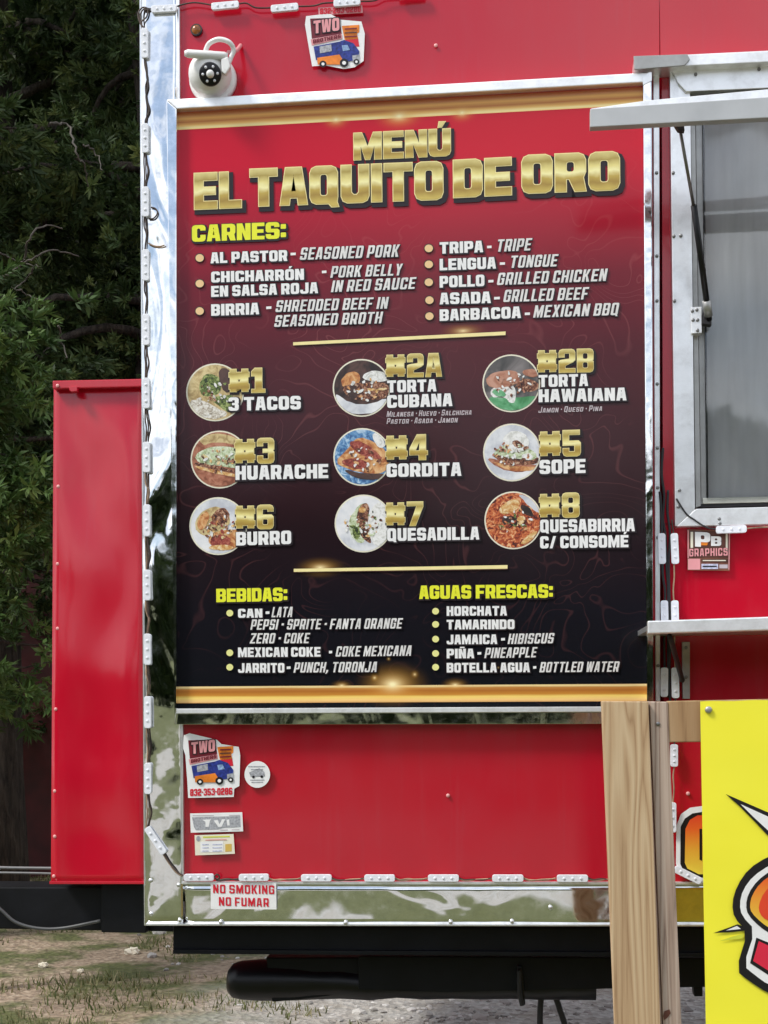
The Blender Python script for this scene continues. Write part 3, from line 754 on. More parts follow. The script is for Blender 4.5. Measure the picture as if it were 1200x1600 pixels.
# front box on the nose
BY = .22
def box_face():
    bm = bmesh.new(); tl, tr3, br, bl = [U(x, y, BY + dy_) for x, y, dy_ in ((84, 603, .06), (224, 600, .06), (226, 1380, 0), (79.5, 1380, 0))]
    nx, ny = 14, 60; g = []
    for j in range(ny + 1):
        row = []
        for i in range(nx + 1):
            u, v = i / nx, j / ny; p = tl.lerp(tr3, u).lerp(bl.lerp(br, u), v)
            ed = min(1, 6 * min(u, 1 - u)) * min(1, 10 * min(v, 1 - v))
            row.append(bm.verts.new(p + Vector((0, ed * (.013 * noise.noise(Vector((u * 1.3, v * 5.2, 4.2))) - .004), 0))))
        g.append(row)
    for j in range(ny):
        for i in range(nx): bm.faces.new((g[j][i], g[j + 1][i], g[j + 1][i + 1], g[j][i + 1]))
    # sides, top and back
    rim = [g[0][i] for i in range(nx + 1)] + [g[j][nx] for j in range(1, ny + 1)] + [g[ny][i] for i in range(nx - 1, -1, -1)] + [g[j][0] for j in range(ny - 1, 0, -1)]
    back = [bm.verts.new((v.co.x, BY + .55, v.co.z)) for v in rim]
    for k in range(len(rim)): k2 = (k + 1) % len(rim); f = bm.faces.new((rim[k], rim[k2], back[k2], back[k]))
    bm.faces.new(back[::-1]); bmesh.ops.recalc_face_normals(bm, faces=bm.faces[:])
    for f in bm.faces: f.smooth = abs(f.normal.y) > .9
    return from_bm('front_box', bm, M['red_box'], tr_)
fb = box_face()
ld = prism('box_lid', [(82, 594.5), (226, 591.5), (226, 604), (82, 607.5)], BY + .035, BY + .52, M['red_box'], fb, .003)

prism('box_foot_edge', [(77, 1377), (226, 1377), (226, 1381.5), (77, 1381.5)], BY - .008, BY + .3, M['red_box'], fb, .001)
for p in [(90, 602.5), (91, 760), (90, 881), (90, 982), (87, 1108), (85.5, 1236), (85.5, 1307), (84, 1369)]: screw(p[0], p[1], BY + (.033 if p[1] < 610 else .06 * (1380 - p[1]) / 778 - .001), fb, SMR, 'rivet')
prism('box_latch', [(107, 604), (120, 603.5), (121, 611), (112, 612.5), (108, 610)], BY + .022, BY + .036, M['red_box'], fb, .002)

# chassis, tongue, tank
def prism_w(name, px, Yf, Yb, mat, par, bev=.002): return prism(name, px, Yf, Yb, mat, par, bev)
prism_w('tongue_rail', [(-160, 1386), (270, 1386), (270, 1456), (-160, 1449)], .30, .42, M['black'], tr_, .004)
prism_w('tongue_plate', [(158, 1380), (228, 1380), (228, 1458), (158, 1457)], .26, .298, M['black'], tr_, .003)
prism_w('chassis_rail', [(270.5, 1448), (1420, 1450), (1420, 1496), (270, 1488.5)], .06, .14, M['black'], tr_, .003)
prism_w('chassis_flange', [(270, 1484), (1420, 1491), (1420, 1497), (270, 1490.5)], .045, .16, M['black'], tr_, .001)
prism_w('cross_member', [(560, 1494), (1420, 1499), (1420, 1538), (1000, 1544), (700, 1551), (560, 1547)], .20, .9, M['black'], tr_, .003)
bm = bmesh.new()
tank = []
A_ = U(392, 1531, .26)
for (dx_, rr) in [(-.062, .012), (-.058, .032), (-.045, .047), (-.02, .055), (.03, .058), (.12, .058), (.17, .052), (.9, .052)]: tank.append((A_ + Vector((dx_, 0, 0)), rr))
tube(bm, [p for p, r_ in tank], 1.0, 22, [r_ for p, r_ in tank])
bmesh.ops.subdivide_edges(bm, edges=[e for e in bm.edges if e.calc_length() > .1], cuts=9)
for v in bm.verts:
    k = v.co.x - A_.x
    v.co.z = A_.z + (v.co.z - A_.z) * (1 - .22 * min(1, max(0, k) * 1.6)) + .012 * noise.noise(v.co * 9) + .004 * noise.noise(v.co * 25); v.co.y += .006 * noise.noise(v.co * 11 + Vector((5, 0, 0)))
from_bm('holding_tank', bm, M['black_plastic'], tr_, True)
prism_w('tank_cradle', [(415, 1496), (575, 1496), (600, 1545), (470, 1562), (425, 1566)], .22, .30, M['black'], tr_, .004)
prism_w('drain_valve', [(808, 1510), (815, 1510), (821, 1570), (814, 1571)], .18, .195, M['black_plastic'], tr_, .002)
bm = bmesh.new(); tube(bm, smooth_path([U(811, 1515, .17), U(812, 1550, .17), U(816, 1571, .17)]), .006, 8); from_bm('drain_rod', bm, M['rubber'], tr_, True)
prism_w('stabiliser_foot', [(1082, 1530), (1098, 1530), (1098, 1557), (1085, 1557)], .22, .26, M['black'], tr_, .002)

# marker lamp
bm = bmesh.new(); bmesh.ops.create_uvsphere(bm, u_segments=16, v_segments=10, radius=.0125)
bmesh.ops.scale(bm, vec=(1, .6, 1), verts=bm.verts[:]); bmesh.ops.translate(bm, vec=U(307, 47, -.004), verts=bm.verts[:])
mk = from_bm('marker_lamp', bm, M['amber'], tr_, True)
bm = bmesh.new(); c_ = U(307, 47, -.004)
tube(bm, [c_ + Vector((0, .004, 0)), c_ + Vector((0, -.003, 0))], .0145, 18); from_bm('lamp_bezel', bm, M['rubber'], mk)

# big letter painted on the lower wall, cut off by the banner
flat_poly('wall_lettering', [[(1056, 1350), (1057, 1290), (1064, 1272), (1078, 1262), (1100, 1259), (1150, 1259), (1150, 1378), (1092, 1378), (1064, 1368)]], -.0085, M['p_white'], tr_)
flat_poly('wall_lettering', [[(1063, 1350), (1063.5, 1292), (1070, 1279), (1082, 1271), (1100, 1268), (1150, 1268), (1150, 1371), (1092, 1371), (1068, 1361)]], -.0092, M['p_black'], tr_)
flat_poly('wall_lettering', [[(1070, 1348), (1071, 1295), (1078, 1281), (1090, 1274), (1150, 1273), (1150, 1366), (1092, 1366), (1074, 1357)]], -.0099, M['fire'], tr_)
flat_poly('wall_lettering', [[(1093, 1295), (1097, 1295), (1097, 1345), (1093, 1343)]], -.0106, M['p_black'], tr_)

# ---- serving window
wf = prism('window_frame', [(1046.5, 108), (1078, 106.5), (1079, 182), (1086, 797), (1057, 822), (1055, 822)], -.022, .004, M['alu'], tr_, .0015)
prism('window_head', [(1048, 106), (1420, 90), (1420, 128), (1072, 143), (1060, 130)], -.030, .0, M['alu_bright'], wf, .0015)
prism('window_sill', [(1057, 822.5), (1088, 795), (1420, 786), (1420, 814)], -.024, .004, M['alu_bright'], wf, .0015)
prism('inner_jamb', [(1079, 175), (1086, 174), (1095, 790), (1087, 793)], -.006, .030, M['alu_dull'], wf, .001)
prism('inner_jamb', [(1086.5, 174), (1097, 174), (1104, 786), (1095.4, 789)], .010, .045, M['alu_dull'], wf, .001)
prism('seal', [(1097.5, 172), (1100.5, 172), (1107, 783), (1104.4, 784)], .020, .045, M['rubber'], wf, .0005)
prism('inner_sill', [(1098, 778), (1420, 770), (1420, 779), (1098, 787)], .004, .045, mat_alu('sill_aluminium', (.75, .74, .66), .4), wf, .001)
prism('seal', [(1096, 787.2), (1420, 779.2), (1420, 785), (1090, 793)], .010, .040, M['rubber'], wf, .0005)
prism('inner_head', [(1078, 144), (1420, 128.5), (1420, 172), (1078, 186)], .008, .04, M['rubber'], wf, .001)
for p in [(1052, 270), (1053, 369), (1064, 368), (1054, 470), (1060, 792), (1062, 766), (1124, 811), (1125, 818), (1087, 116), (1186, 108)]: screw(p[0], p[1], -.024 if p[1] > 130 else -.032, wf)
# recess behind the glass
bm = bmesh.new(); q0, q1 = U(1080, 790, .05), U(1420, 150, .05)
box_w(bm, q0.x - .05, q1.x + .05, .30, .32, q0.z - .05, q1.z + .1)
from_bm('inner_wall', bm, M['alu_matte'], tr_)
# window opening cut from the body: the body front is behind the curtain here, so hide nothing and hang the curtain just inside
def curtain():
    bm = bmesh.new(); g = []
    nx, ny = 70, 30
    tl, tr2, br, bl = U(1098, 165, .062), U(1430, 150, .062), U(1430, 775, .062), U(1106, 783, .062)
    for j in range(ny + 1):
        row = []
        for i in range(nx + 1):
            u, v = i / nx, j / ny; p = tl.lerp(tr2, u).lerp(bl.lerp(br, u), v)
            f = math.sin(u * 21 + 2.6 * v + 1.6 * math.sin(v * 5)) * .005 + .022 * noise.noise(Vector((u * 6 + v * 1.5, v * 3, 0)))
            row.append(bm.verts.new(p + Vector((0, f, 0))))
        g.append(row)
    for j in range(ny):
        for i in range(nx): bm.faces.new((g[j][i], g[j + 1][i], g[j + 1][i + 1], g[j][i + 1]))
    return from_bm('curtain', bm, None, tr_, True)
cur = curtain()
t = NT('grey_cloth_curtain').pr(.8)
g = t.geo(); n1 = t.noise(t.mapped(g, (3, 1, 1)), 2.2, 6, .6, .6); n2 = t.noise(t.mapped(g, (14, 3, 1.1)), 2, 4, .55)
t.base(t.ramp(t.math('ADD', t.math('MULTIPLY', n1, .55), t.math('MULTIPLY', n2, .45)), [(.34, (.62, .62, .63)), (.5, (.78, .78, .80)), (.62, (.88, .88, .90))]))
cur.data.materials.append(t.m)
t = NT('window_glass').pr(.02)
gl = t.new('BsdfGlossy'); gl.inputs['Roughness'].default_value = .03
trn = t.new('BsdfTransparent'); trn.inputs[0].default_value = (.975, .98, .98, 1)
fr = t.new('Fresnel'); fr.inputs[0].default_value = 1.55
mxs = t.new('MixShader'); t.l.new(t.math('MULTIPLY', fr.outputs[0], 1.3), mxs.inputs[0]); t.l.new(trn.outputs[0], mxs.inputs[1]); t.l.new(gl.outputs[0], mxs.inputs[2])
t.l.new(mxs.outputs[0], t.n['Material Output'].inputs[0])
prism('window_pane', [(1098, 170), (1420, 155), (1420, 772), (1105, 782)], -.0015, .001, t.m, wf, 0)
# latch on the jamb
prism('latch', [(1079.5, 480), (1096, 479), (1096.5, 520), (1080.5, 521)], -.030, -.004, M['alu_bright'], wf, .001)
for p in [(1082, 486), (1089, 484), (1083, 500), (1090, 500), (1090, 516)]: screw(p[0], p[1], -.031, wf)
prism('latch_hook', [(1100, 478), (1111, 478), (1112, 508), (1097, 506)], -.034, -.012, M['rubber'], wf, .002)

# awning parts: hinge channel, arm bar, gas strut
aw = prism('awning', [(991, 89), (1420, 68), (1420, 86), (991, 107)], -.055, .0, M['alu_bright'], tr_, .002)
prism('hinge_end', [(990, 87.5), (1074, 84.5), (1078, 92), (1070, 102), (991, 108.5)], -.060, -.056, M['alu_dull'], aw, .001)
prism('awning_flange', [(924, 169.5), (1010, 157), (1420, 119), (1420, 142), (923, 172)], -.326, -.300, M['alu_bright'], aw, .001)
prism('awning_bar', [(922, 170), (1420, 137), (1420, 172), (922, 198.5)], -.350, -.328, M['alu_matte'], aw, .0015)
bm = bmesh.new()
s0, s1, s2 = U(1061, 193, -.30), U(1086, 335, -.17), U(1108, 500, -.03)
tube(bm, [s0, s1], .0036, 10); strut = from_bm('strut_rod', bm, M['screw'], aw, True)
bm = bmesh.new(); tube(bm, [s1 - (s2 - s1).normalized() * .02, s2], .0070, 12); from_bm('strut_cylinder', bm, M['black_plastic'], aw, True)
bm = bmesh.new(); tube(bm, [s2 + (s1 - s2) * .19, s2 + (s1 - s2) * .04], .0098, 12); from_bm('strut_label', bm, M['alu_dull'], aw, True)
prism('strut_bracket', [(1052, 190), (1068, 189), (1070, 204), (1060, 203), (1056, 197)], -.312, -.296, M['rubber'], aw, .001)

# trim strip with screws beside the menu board
st = prism('seam_trim', [(1021, 118), (1030, 117.5), (1031.5, 1096), (1024.5, 1096)], -.012, 0, M['alu'], tr_, .001)
for y in (270, 400, 470, 600, 700, 762, 840, 1040): screw(1026 + (y - 270) * .003, y, -.013, st)

# serving shelf
sf = prism('serving_shelf', [(1012, 970), (1420, 956), (1420, 979), (1012, 990.5)], -.32, -.300, M['alu_bright'], tr_, .003)
a_, b_ = U(1012, 970, -.30), U(1420, 956, -.30)
bm = bmesh.new(); z_ = U(1012, 976, -.3).z
box_w(bm, a_.x + .002, b_.x, -.3005, -.003, z_ - .012, z_, .001); from_bm('shelf_board', bm, M['alu'], sf)
prism('bracket', [(1066, 1003), (1078, 1003), (1078, 1092), (1067, 1092)], -.014, -.001, M['alu_dull'], sf, .001)
for y in (1012, 1058): screw(1072, y, -.016, sf)
bm = bmesh.new(); tube(bm, [U(1066, 1063, -.02), U(1050, 1005, -.22), U(1046, 994, -.28)], .006, 8); from_bm('bracket_arm', bm, M['rubber'], sf, True)
# polished sheen scratches on the lip are left to the metal itself

# ================================================================== MENU BOARD
MY = -.028      # print plane
mb = thing('menu_board', U(640, 1120, -.02), 'large red to black menu board with gold title in a metal frame', 'menu board')
def mat_board():
    t = NT('menu_board_print').pr(.15, 0, 0, .30)
    uv = t.uv(); s = t.new('SeparateXYZ'); t.l.new(uv, s.inputs[0]); u, v = s.outputs[0], s.outputs[1]
    g = t.ramp(v, [(0, (.006, .007, .010)), (.16, (.009, .008, .012)), (.30, (.018, .008, .011)), (.45, (.042, .009, .013)), (.58, (.078, .010, .016)), (.70, (.17, .011, .022)), (.80, (.38, .012, .030)), (.90, (.56, .008, .028)), (1.0, (.50, .007, .022))])
    P = t.new('CombineXYZ'); t.l.new(t.math('MULTIPLY', u, .775), P.inputs[0]); t.l.new(v, P.inputs[1])
    w1 = t.noise(P.outputs[0], 9.5, 1.2, .4, 1.1)
    k = t.math('PINGPONG', t.math('MULTIPLY', w1, 9.0), .5)
    ln = t.ramp(k, [(0, (1, 1, 1)), (.035, (.6, .6, .6)), (.07, (0, 0, 0))])
    vis = t.ramp(t.noise(P.outputs[0], 5, 3), [(.40, (0, 0, 0)), (.56, (1, 1, 1))])
    ev = t.ramp(v, [(.05, (.25,) * 3), (.3, (.6,) * 3), (.7, (1,) * 3), (.86, (.35,) * 3), (.92, (0,) * 3)])
    lf = t.math('MULTIPLY', t.math('MULTIPLY', ln, vis), t.math('MULTIPLY', ev, .13))
    c = t.mix(lf, g, (.62, .20, .20, 1))
    # gold bands; v of band centre in board units
    def band(c, lo, hi, stops, left=None):
        f = t.math('DIVIDE', t.math('SUBTRACT', v, lo), hi - lo)
        inside = t.math('MULTIPLY', t.math('GREATER_THAN', f, 0.0), t.math('LESS_THAN', f, 1.0))
        fn = t.math('ADD', f, t.math('MULTIPLY', t.math('SUBTRACT', t.noise(t.mapped(uv, (2, 60, 1)), 3, 3), .5), .12))
        return t.mix(inside, c, t.ramp(fn, stops))
    c = band(c, .0118, .0395, [(0, (.62, .33, .12)), (.12, (.80, .52, .20)), (.32, (.86, .62, .16)), (.45, (.55, .24, .04)), (.68, (.42, .15, .03)), (.84, (.55, .24, .06)), (.93, (.85, .72, .34)), (1, (.75, .5, .25))])
    c = band(c, .9635, .9925, [(0, (.90, .62, .26)), (.10, (.95, .78, .36)), (.24, (.88, .50, .14)), (.42, (.52, .17, .04)), (.62, (.84, .44, .11)), (.80, (.58, .20, .06)), (1, (.55, .12, .06))])
    def glow(c, cx, cy, r, amt=1.0, sx=1.0):
        r = r * .72
        dx_ = t.math('MULTIPLY', t.math('SUBTRACT', u, cx), .775 / sx); dy_ = t.math('SUBTRACT', v, cy)
        d = t.math('SQRT', t.math('ADD', t.math('MULTIPLY', dx_, dx_), t.math('MULTIPLY', dy_, dy_)))
        f = t.math('POWER', t.math('SUBTRACT', 1.0, t.math('DIVIDE', d, r), clamp=True), 1.8)
        c = t.mix(t.math('MULTIPLY', t.math('POWER', f, 1.4), amt * .7), c, (.80, .38, .05, 1))
        return t.mix(t.math('MULTIPLY', t.math('POWER', f, 4.0), amt * 1.1, clamp=True), c, (1.0, .88, .50, 1))
    for gx, gy, gr, ga, gs in [(.352, .9665, .030, 1.1, 1.5), (.487, .9665, .040, 1.2, 1.8), (.62, .9665, .030, 1.0, 1.4), (.468, .041, .062, 1.25, 1.6), (.60, .0395, .02, .9, 2), (.36, .0395, .016, .9, 2), (.43, .052, .014, .8, 1), (.515, .057, .014, .7, 1), (.46, .083, .008, .8, 1), (.598, .066, .006, .7, 1), (.69, .067, .006, .6, 1), (.315, .2335, .030, .9, 2.4), (.62, .613, .024, .7, 2.8)]:
        c = glow(c, gx, gy, gr, ga, gs)
    t.base(c)
    t.bump(t.noise(t.geo(), 2.4, 1.5, .4), .12, .05)
    return t.m
def quad_uv(name, pts, Y, Yb, mat, parent):
    w = [U(x, y, Y) for x, y in pts]
    bm = bmesh.new(); uvl = bm.loops.layers.uv.new('UVMap'); N = 24
    tl, tr3, br, bl = w; g = []
    for j in range(N + 1):
        g.append([bm.verts.new(tl.lerp(tr3, i / N).lerp(bl.lerp(br, i / N), j / N)) for i in range(N + 1)])
    for j in range(N):
        for i in range(N):
            f = bm.faces.new((g[j][i], g[j + 1][i], g[j + 1][i + 1], g[j][i + 1]))
            for lp, (a, b) in zip(f.loops, ((i, j), (i, j + 1), (i + 1, j + 1), (i + 1, j))): lp[uvl].uv = (a / N, 1 - b / N)
    bk = [bm.verts.new((p.x, Yb, p.z)) for p in (tl, tr3, br, bl)]
    bm.faces.new(bk)
    return from_bm(name, bm, mat, parent)
quad_uv('board_panel', [(272, 169), (1008, 128), (1014, 1107), (274, 1110)], MY, -.012, mat_board(), mb)
bk = bmesh.new(); add_prism(bk, [(270, 168), (1010, 127), (1016, 1110), (273, 1112)], -.0115, -.0095); from_bm('backing_board', bk, M['black'], mb)
# frame: four mitred rails
FY = -.048
fr_o = [(259.5, 155.5), (1018, 112.5), (1021, 1131), (272.5, 1132)]
fr_i = [(276, 170), (1004.5, 128.5), (1010.5, 1103.5), (275.5, 1107)]
def rail(i, j, mat, o=fr_o, n_=fr_i, Yb=-.009):
    return prism('frame_rail', [o[i], o[j], n_[j], n_[i]], FY, Yb, mat, mb, .0025)
rail(0, 1, M['alu_bright'])
rail(3, 0, M['frame_side'])
prism('frame_rail', [(1018.2, 112.5), (1021, 1131), (1010.8, 1104), (1004.7, 128.5)], FY, -.009, M['frame_side'], mb, .0025)
prism('frame_rail', [(275.7, 1107.3), (1010.3, 1103.7), (1010.5, 1112), (275, 1115)], FY, -.009, M['alu_bright'], mb, .001)
prism('frame_lip', [(274, 1115.2), (1020, 1112.2), (1020, 1131), (273, 1132)], FY + .012, -.009, M['frame_side'], mb, .001)
prism('corner_joint', [(1003, 121), (1013.5, 112.2), (1018.5, 112), (1018.6, 126), (1005, 133)], FY - .0016, FY + .001, M['alu'], mb, .0006)

LY = MY - .0034     # lettering plane
def B(s, xl, yl, xr, yr, h, style='B', mat='p_white', od=.09): return text(s, xl, yl, xr, yr, h, style, mat, mb, LY, 0, 'p_dark', od, (.05, .05))
def I(s, xl, yl, xr, yr, h): return text(s, xl, yl, xr, yr, h, 'I', 'p_offwhite', mb, LY, .20, 'p_dark', .05, (.04, .04))
def dash(x0, x1, y): flat_poly('dash', [[(x0, y - 2), (x1, y - 2.3), (x1, y + 1.6), (x0, y + 2)]], LY, M['p_white'], mb)
def gold_text(s, xl, yl, xr, yr, h, style='T'):
    text(s, xl, yl, xr, yr, h, style, 'p_pale_gold', mb, LY + .0004, 0, 'p_dark', .09, (.075, .085), name='letter_edge')
    o = text(s, xl, yl, xr, yr, h, style, 'gold_grad', mb, LY - .0006, 0, None)
    # rim: pale edge grown a little behind the face
    shapes, tw = lay(s, style)
    return o
def gold_text2(s, xl, yl, xr, yr, h, style='T', rim=.022, sh=(.07, .08)):
    text(s, xl, yl, xr, yr, h, style, 'gold_grad', mb, LY - .0010, 0, 'p_pale_gold', rim, (0, 0))
    # cast shadow printed under the word
    shapes, tw = lay(s, style)
    o = text(s, xl, yl, xr, yr, h, style, 'p_dark', mb, LY + .0006, 0, 'p_dark', .075, sh, name='letter_shadow')
for a in [('MENÚ', 553, 250, 704, 243, 42), ('EL', 304, 327, 377, 324, 56), ('TAQUITO', 391, 322.5, 692, 311, 58), ('DE', 709, 308.5, 799, 304, 58), ('ORO', 816, 302, 968, 296, 59)]: gold_text2(*a)
for a in [('#1', 358, 614, 414, 613, 38), ('#2A', 603, 590, 690, 588, 36), ('#2B', 840, 583, 927, 581, 36), ('#3', 367, 725, 428, 723.5, 39), ('#4', 603, 719.5, 668, 718, 39), ('#5', 843, 714, 907, 712, 40), ('#6', 368, 827, 427, 826, 37), ('#7', 603, 822, 661, 821, 37), ('#8', 843, 809.5, 905, 808, 38)]: gold_text2(*a, 'N', .022, (.05, .05))
B('CARNES:', 300, 378, 447, 372.5, 26, 'Y', 'p_yellow'); B('BEBIDAS:', 338, 941, 449, 939, 21, 'Y', 'p_yellow'); B('AGUAS FRESCAS:', 655, 936, 864, 934, 21, 'Y', 'p_yellow')
for a in [('AL PASTOR', 329, 411.5, 449, 407.7, 17), ('CHICHARRÓN', 330, 441.5, 475, 437, 17), ('EN SALSA ROJA', 330, 464, 497, 458, 17), ('BIRRIA', 330, 493.5, 405, 491, 18),
          ('TRIPA', 687, 396.5, 755, 394, 18), ('LENGUA', 687, 422.5, 775, 419.6, 18), ('POLLO', 687, 449.5, 757, 447, 18), ('ASADA', 687, 475.6, 767, 473.5, 18), ('BARBACOA', 687, 501.5, 814, 496.8, 18),
          ('3 TACOS', 357, 642, 470, 639.5, 21), ('HUARACHE', 368, 750, 513, 747, 22), ('BURRO', 369, 852.5, 455, 850, 21), ('TORTA', 605, 613.5, 682, 611.5, 19), ('CUBANA', 605, 637.5, 707, 634.5, 20),
          ('GORDITA', 604, 745.5, 721, 743.5, 21), ('QUESADILLA', 605, 845.6, 749, 843, 20), ('TORTA', 841.6, 605, 919, 603, 19), ('HAWAIANA', 841.6, 628.5, 979, 625.6, 20), ('SOPE', 843, 740.8, 915, 739, 22),
          ('QUESABIRRIA', 844, 832, 992, 830, 20), ('C/ CONSOMÉ', 844, 857, 982, 855, 19),
          ('CAN', 372, 965.3, 410, 965, 14), ('MEXICAN COKE', 372, 1026.8, 501, 1026, 15), ('JARRITO', 372, 1051.3, 444.5, 1051, 15), ('HORCHATA', 698, 962.3, 792, 961.8, 15), ('TAMARINDO', 698, 983.5, 804, 983, 15), ('JAMAICA', 698, 1006.8, 777, 1006.3, 15), ('PIÑA', 698, 1028.8, 741, 1028.5, 15), ('BOTELLA AGUA', 698, 1050.8, 828, 1050.3, 15)]: B(*a)
for a in [('SEASONED PORK', 468, 406, 626, 401, 19), ('PORK BELLY', 516, 434, 630, 430, 18), ('IN RED SAUCE', 517, 456.5, 651, 451, 18), ('SHREDDED BEEF IN', 430, 487.5, 608, 482, 18), ('SEASONED BROTH', 428, 510.8, 599, 505, 18),
          ('TRIPE', 775, 393.3, 832, 391, 19), ('TONGUE', 796, 418.7, 873, 416, 19), ('GRILLED CHICKEN', 776, 445.5, 950, 438.7, 19), ('GRILLED BEEF', 786, 472, 921, 467.6, 19), ('MEXICAN BBQ', 833, 496.3, 969, 492, 19),
          ('LATA', 424, 964.5, 459, 964, 16), ('PEPSI - SPRITE - FANTA ORANGE', 391, 984, 630, 982, 16), ('ZERO - COKE', 390, 1005.5, 485, 1005, 16), ('COKE MEXICANA', 524, 1026, 645, 1024.5, 16), ('PUNCH, TORONJA', 458.5, 1051, 591, 1050, 16),
          ('HIBISCUS', 793, 1006.3, 867, 1005, 16), ('PINEAPPLE', 756.6, 1028.3, 840, 1027, 16), ('BOTTLED WATER', 842.6, 1050.5, 969, 1049.5, 16)]: I(*a)
for a in [(454, 462, 397), (503, 510, 425), (416, 424, 481), (761, 768, 386), (781, 789, 412), (763, 771, 439.5), (772, 781, 466), (820, 828, 490.5), (415, 421, 957.5), (514, 519, 1019), (448, 454, 1043.5), (783, 789, 999), (746, 752, 1021), (833, 838, 1043)]: dash(*a)
for s, a in [('Milanesa . Huevo . Salchicha', (604, 651.5, 738, 648, 9)), ('Pastor . Asada . Jamon', (604, 662.5, 716, 660, 9)), ('Jamon . Queso . Pina', (841, 645, 942, 642, 9))]:
    text(s, *a, 'P', 'p_dim', mb, LY, .18)
for (x, y) in [(312, 403), (312, 443), (312, 486), (670, 388), (670, 413), (670, 441), (671, 469), (671, 494)]:
    flat_poly('bullet', [ellipse(x, y, 6.5, 6, 16)], LY, M['p_bullet'], mb); flat_poly('bullet_edge', [ellipse(x, y, 7.8, 7.4, 16)], LY + .0006, M['p_dark'], mb)
for (x, y) in [(359, 958), (359, 1020), (359, 1042.5), (680.6, 955), (680.6, 975.6), (680.6, 998.6), (680.6, 1021), (680.6, 1042.5)]:
    flat_poly('bullet', [ellipse(x, y, 5.4, 5.2, 16)], LY, M['p_bullet_y'], mb)
for (x0, y0, x1, y1) in [(458, 538, 790, 521.5), (459, 892, 793, 886.5)]:
    flat_poly('divider_bar', [[(x0, y0 - 3.2), (x1, y1 - 3.8), (x1, y1 + 3.6), (x0, y0 + 2.8)]], LY + .0008, M['p_brown'], mb)
    flat_poly('divider_bar', [[(x0, y0 - 3.2), (x1, y1 - 3.6), (x1, y1 + 2.0), (x0, y0 + 1.6)]], LY, M['p_pale_gold'], mb)

# ---- round food pictures
def food_mat(name, cols, scale=60, dist=1.2):
    t = NT('photo_' + name).pr(.35)
    g = t.geo(); n = t.noise(g, scale, 4, .6, dist)
    k = len(cols); t.base(t.ramp(n, [(.36 + .28 * i / max(1, k - 1), c) for i, c in enumerate(cols)]))
    return t.m
FM = {
 'tortilla': food_mat('tortilla', [(.35, .24, .10), (.55, .42, .20), (.68, .56, .30)], 50),
 'greens': food_mat('chopped_herbs', [(.012, .02, .008), (.06, .09, .02), (.18, .24, .06), (.40, .45, .18)], 110),
 'onion': food_mat('chopped_onion', [(.30, .24, .18), (.62, .58, .50), (.80, .78, .74)], 120),
 'meat': food_mat('browned_meat', [(.015, .006, .005), (.10, .03, .018), (.30, .12, .06), (.55, .36, .25)], 110),
 'bread': food_mat('toasted_bread', [(.35, .10, .03), (.60, .28, .10), (.75, .48, .24)], 40),
 'crust': food_mat('browned_crust', [(.20, .06, .03), (.38, .14, .08), (.48, .22, .14)], 50),
 'plate': food_mat('white_plate', [(.50, .52, .58), (.68, .70, .74), (.80, .80, .82)], 18, .3),
 'cloth': food_mat('blue_cloth', [(.03, .08, .22), (.10, .26, .50), (.45, .60, .75)], 60),
 'lettuce': food_mat('shredded_lettuce', [(.25, .30, .14), (.52, .60, .38), (.72, .76, .62)], 90),
 'dark': food_mat('dark_background', [(.02, .012, .012), (.06, .03, .025), (.10, .05, .04)], 20),
 'grey': food_mat('grey_background', [(.05, .05, .05), (.12, .11, .11), (.22, .20, .20)], 14),
 'green': food_mat('green_plate', [(.05, .22, .08), (.12, .38, .18), (.25, .50, .30)], 18),
 'pork': food_mat('glazed_bread_roll', [(.28, .10, .06), (.42, .19, .12), (.55, .30, .22)], 30),
 'cheese': food_mat('melted_cheese', [(.50, .20, .05), (.68, .42, .16), (.80, .66, .42)], 80),
 'stew': food_mat('red_stew', [(.06, .01, .008), (.38, .06, .02), (.60, .17, .05), (.78, .46, .24)], 95),
 'white': food_mat('crumbled_cheese', [(.55, .55, .52), (.76, .76, .74), (.84, .84, .84)], 90),
 'filling': food_mat('red_filling', [(.12, .015, .012), (.30, .05, .035), (.45, .14, .09)], 100)}
def clipE(poly, cx, cy, r):
    o = []
    for x, y in poly:
        d = math.hypot(x - cx, y - cy)
        if d > r: x, y = cx + (x - cx) * r / d, cy + (y - cy) * r / d
        o.append((x, y))
    return o
def dens(poly, n=4, jit=0.0):
    o = []
    for i in range(len(poly)):
        a, b = poly[i], poly[(i + 1) % len(poly)]
        for k in range(n): o.append((a[0] + (b[0] - a[0]) * k / n + random.uniform(-jit, jit), a[1] + (b[1] - a[1]) * k / n + random.uniform(-jit, jit)))
    return o
def chaikin(p, k=2):
    for _ in range(k):
        q = []
        for i in range(len(p)):
            a, b = p[i], p[(i + 1) % len(p)]
            q += [(a[0] * .75 + b[0] * .25, a[1] * .75 + b[1] * .25), (a[0] * .25 + b[0] * .75, a[1] * .25 + b[1] * .75)]
        p = q
    return p
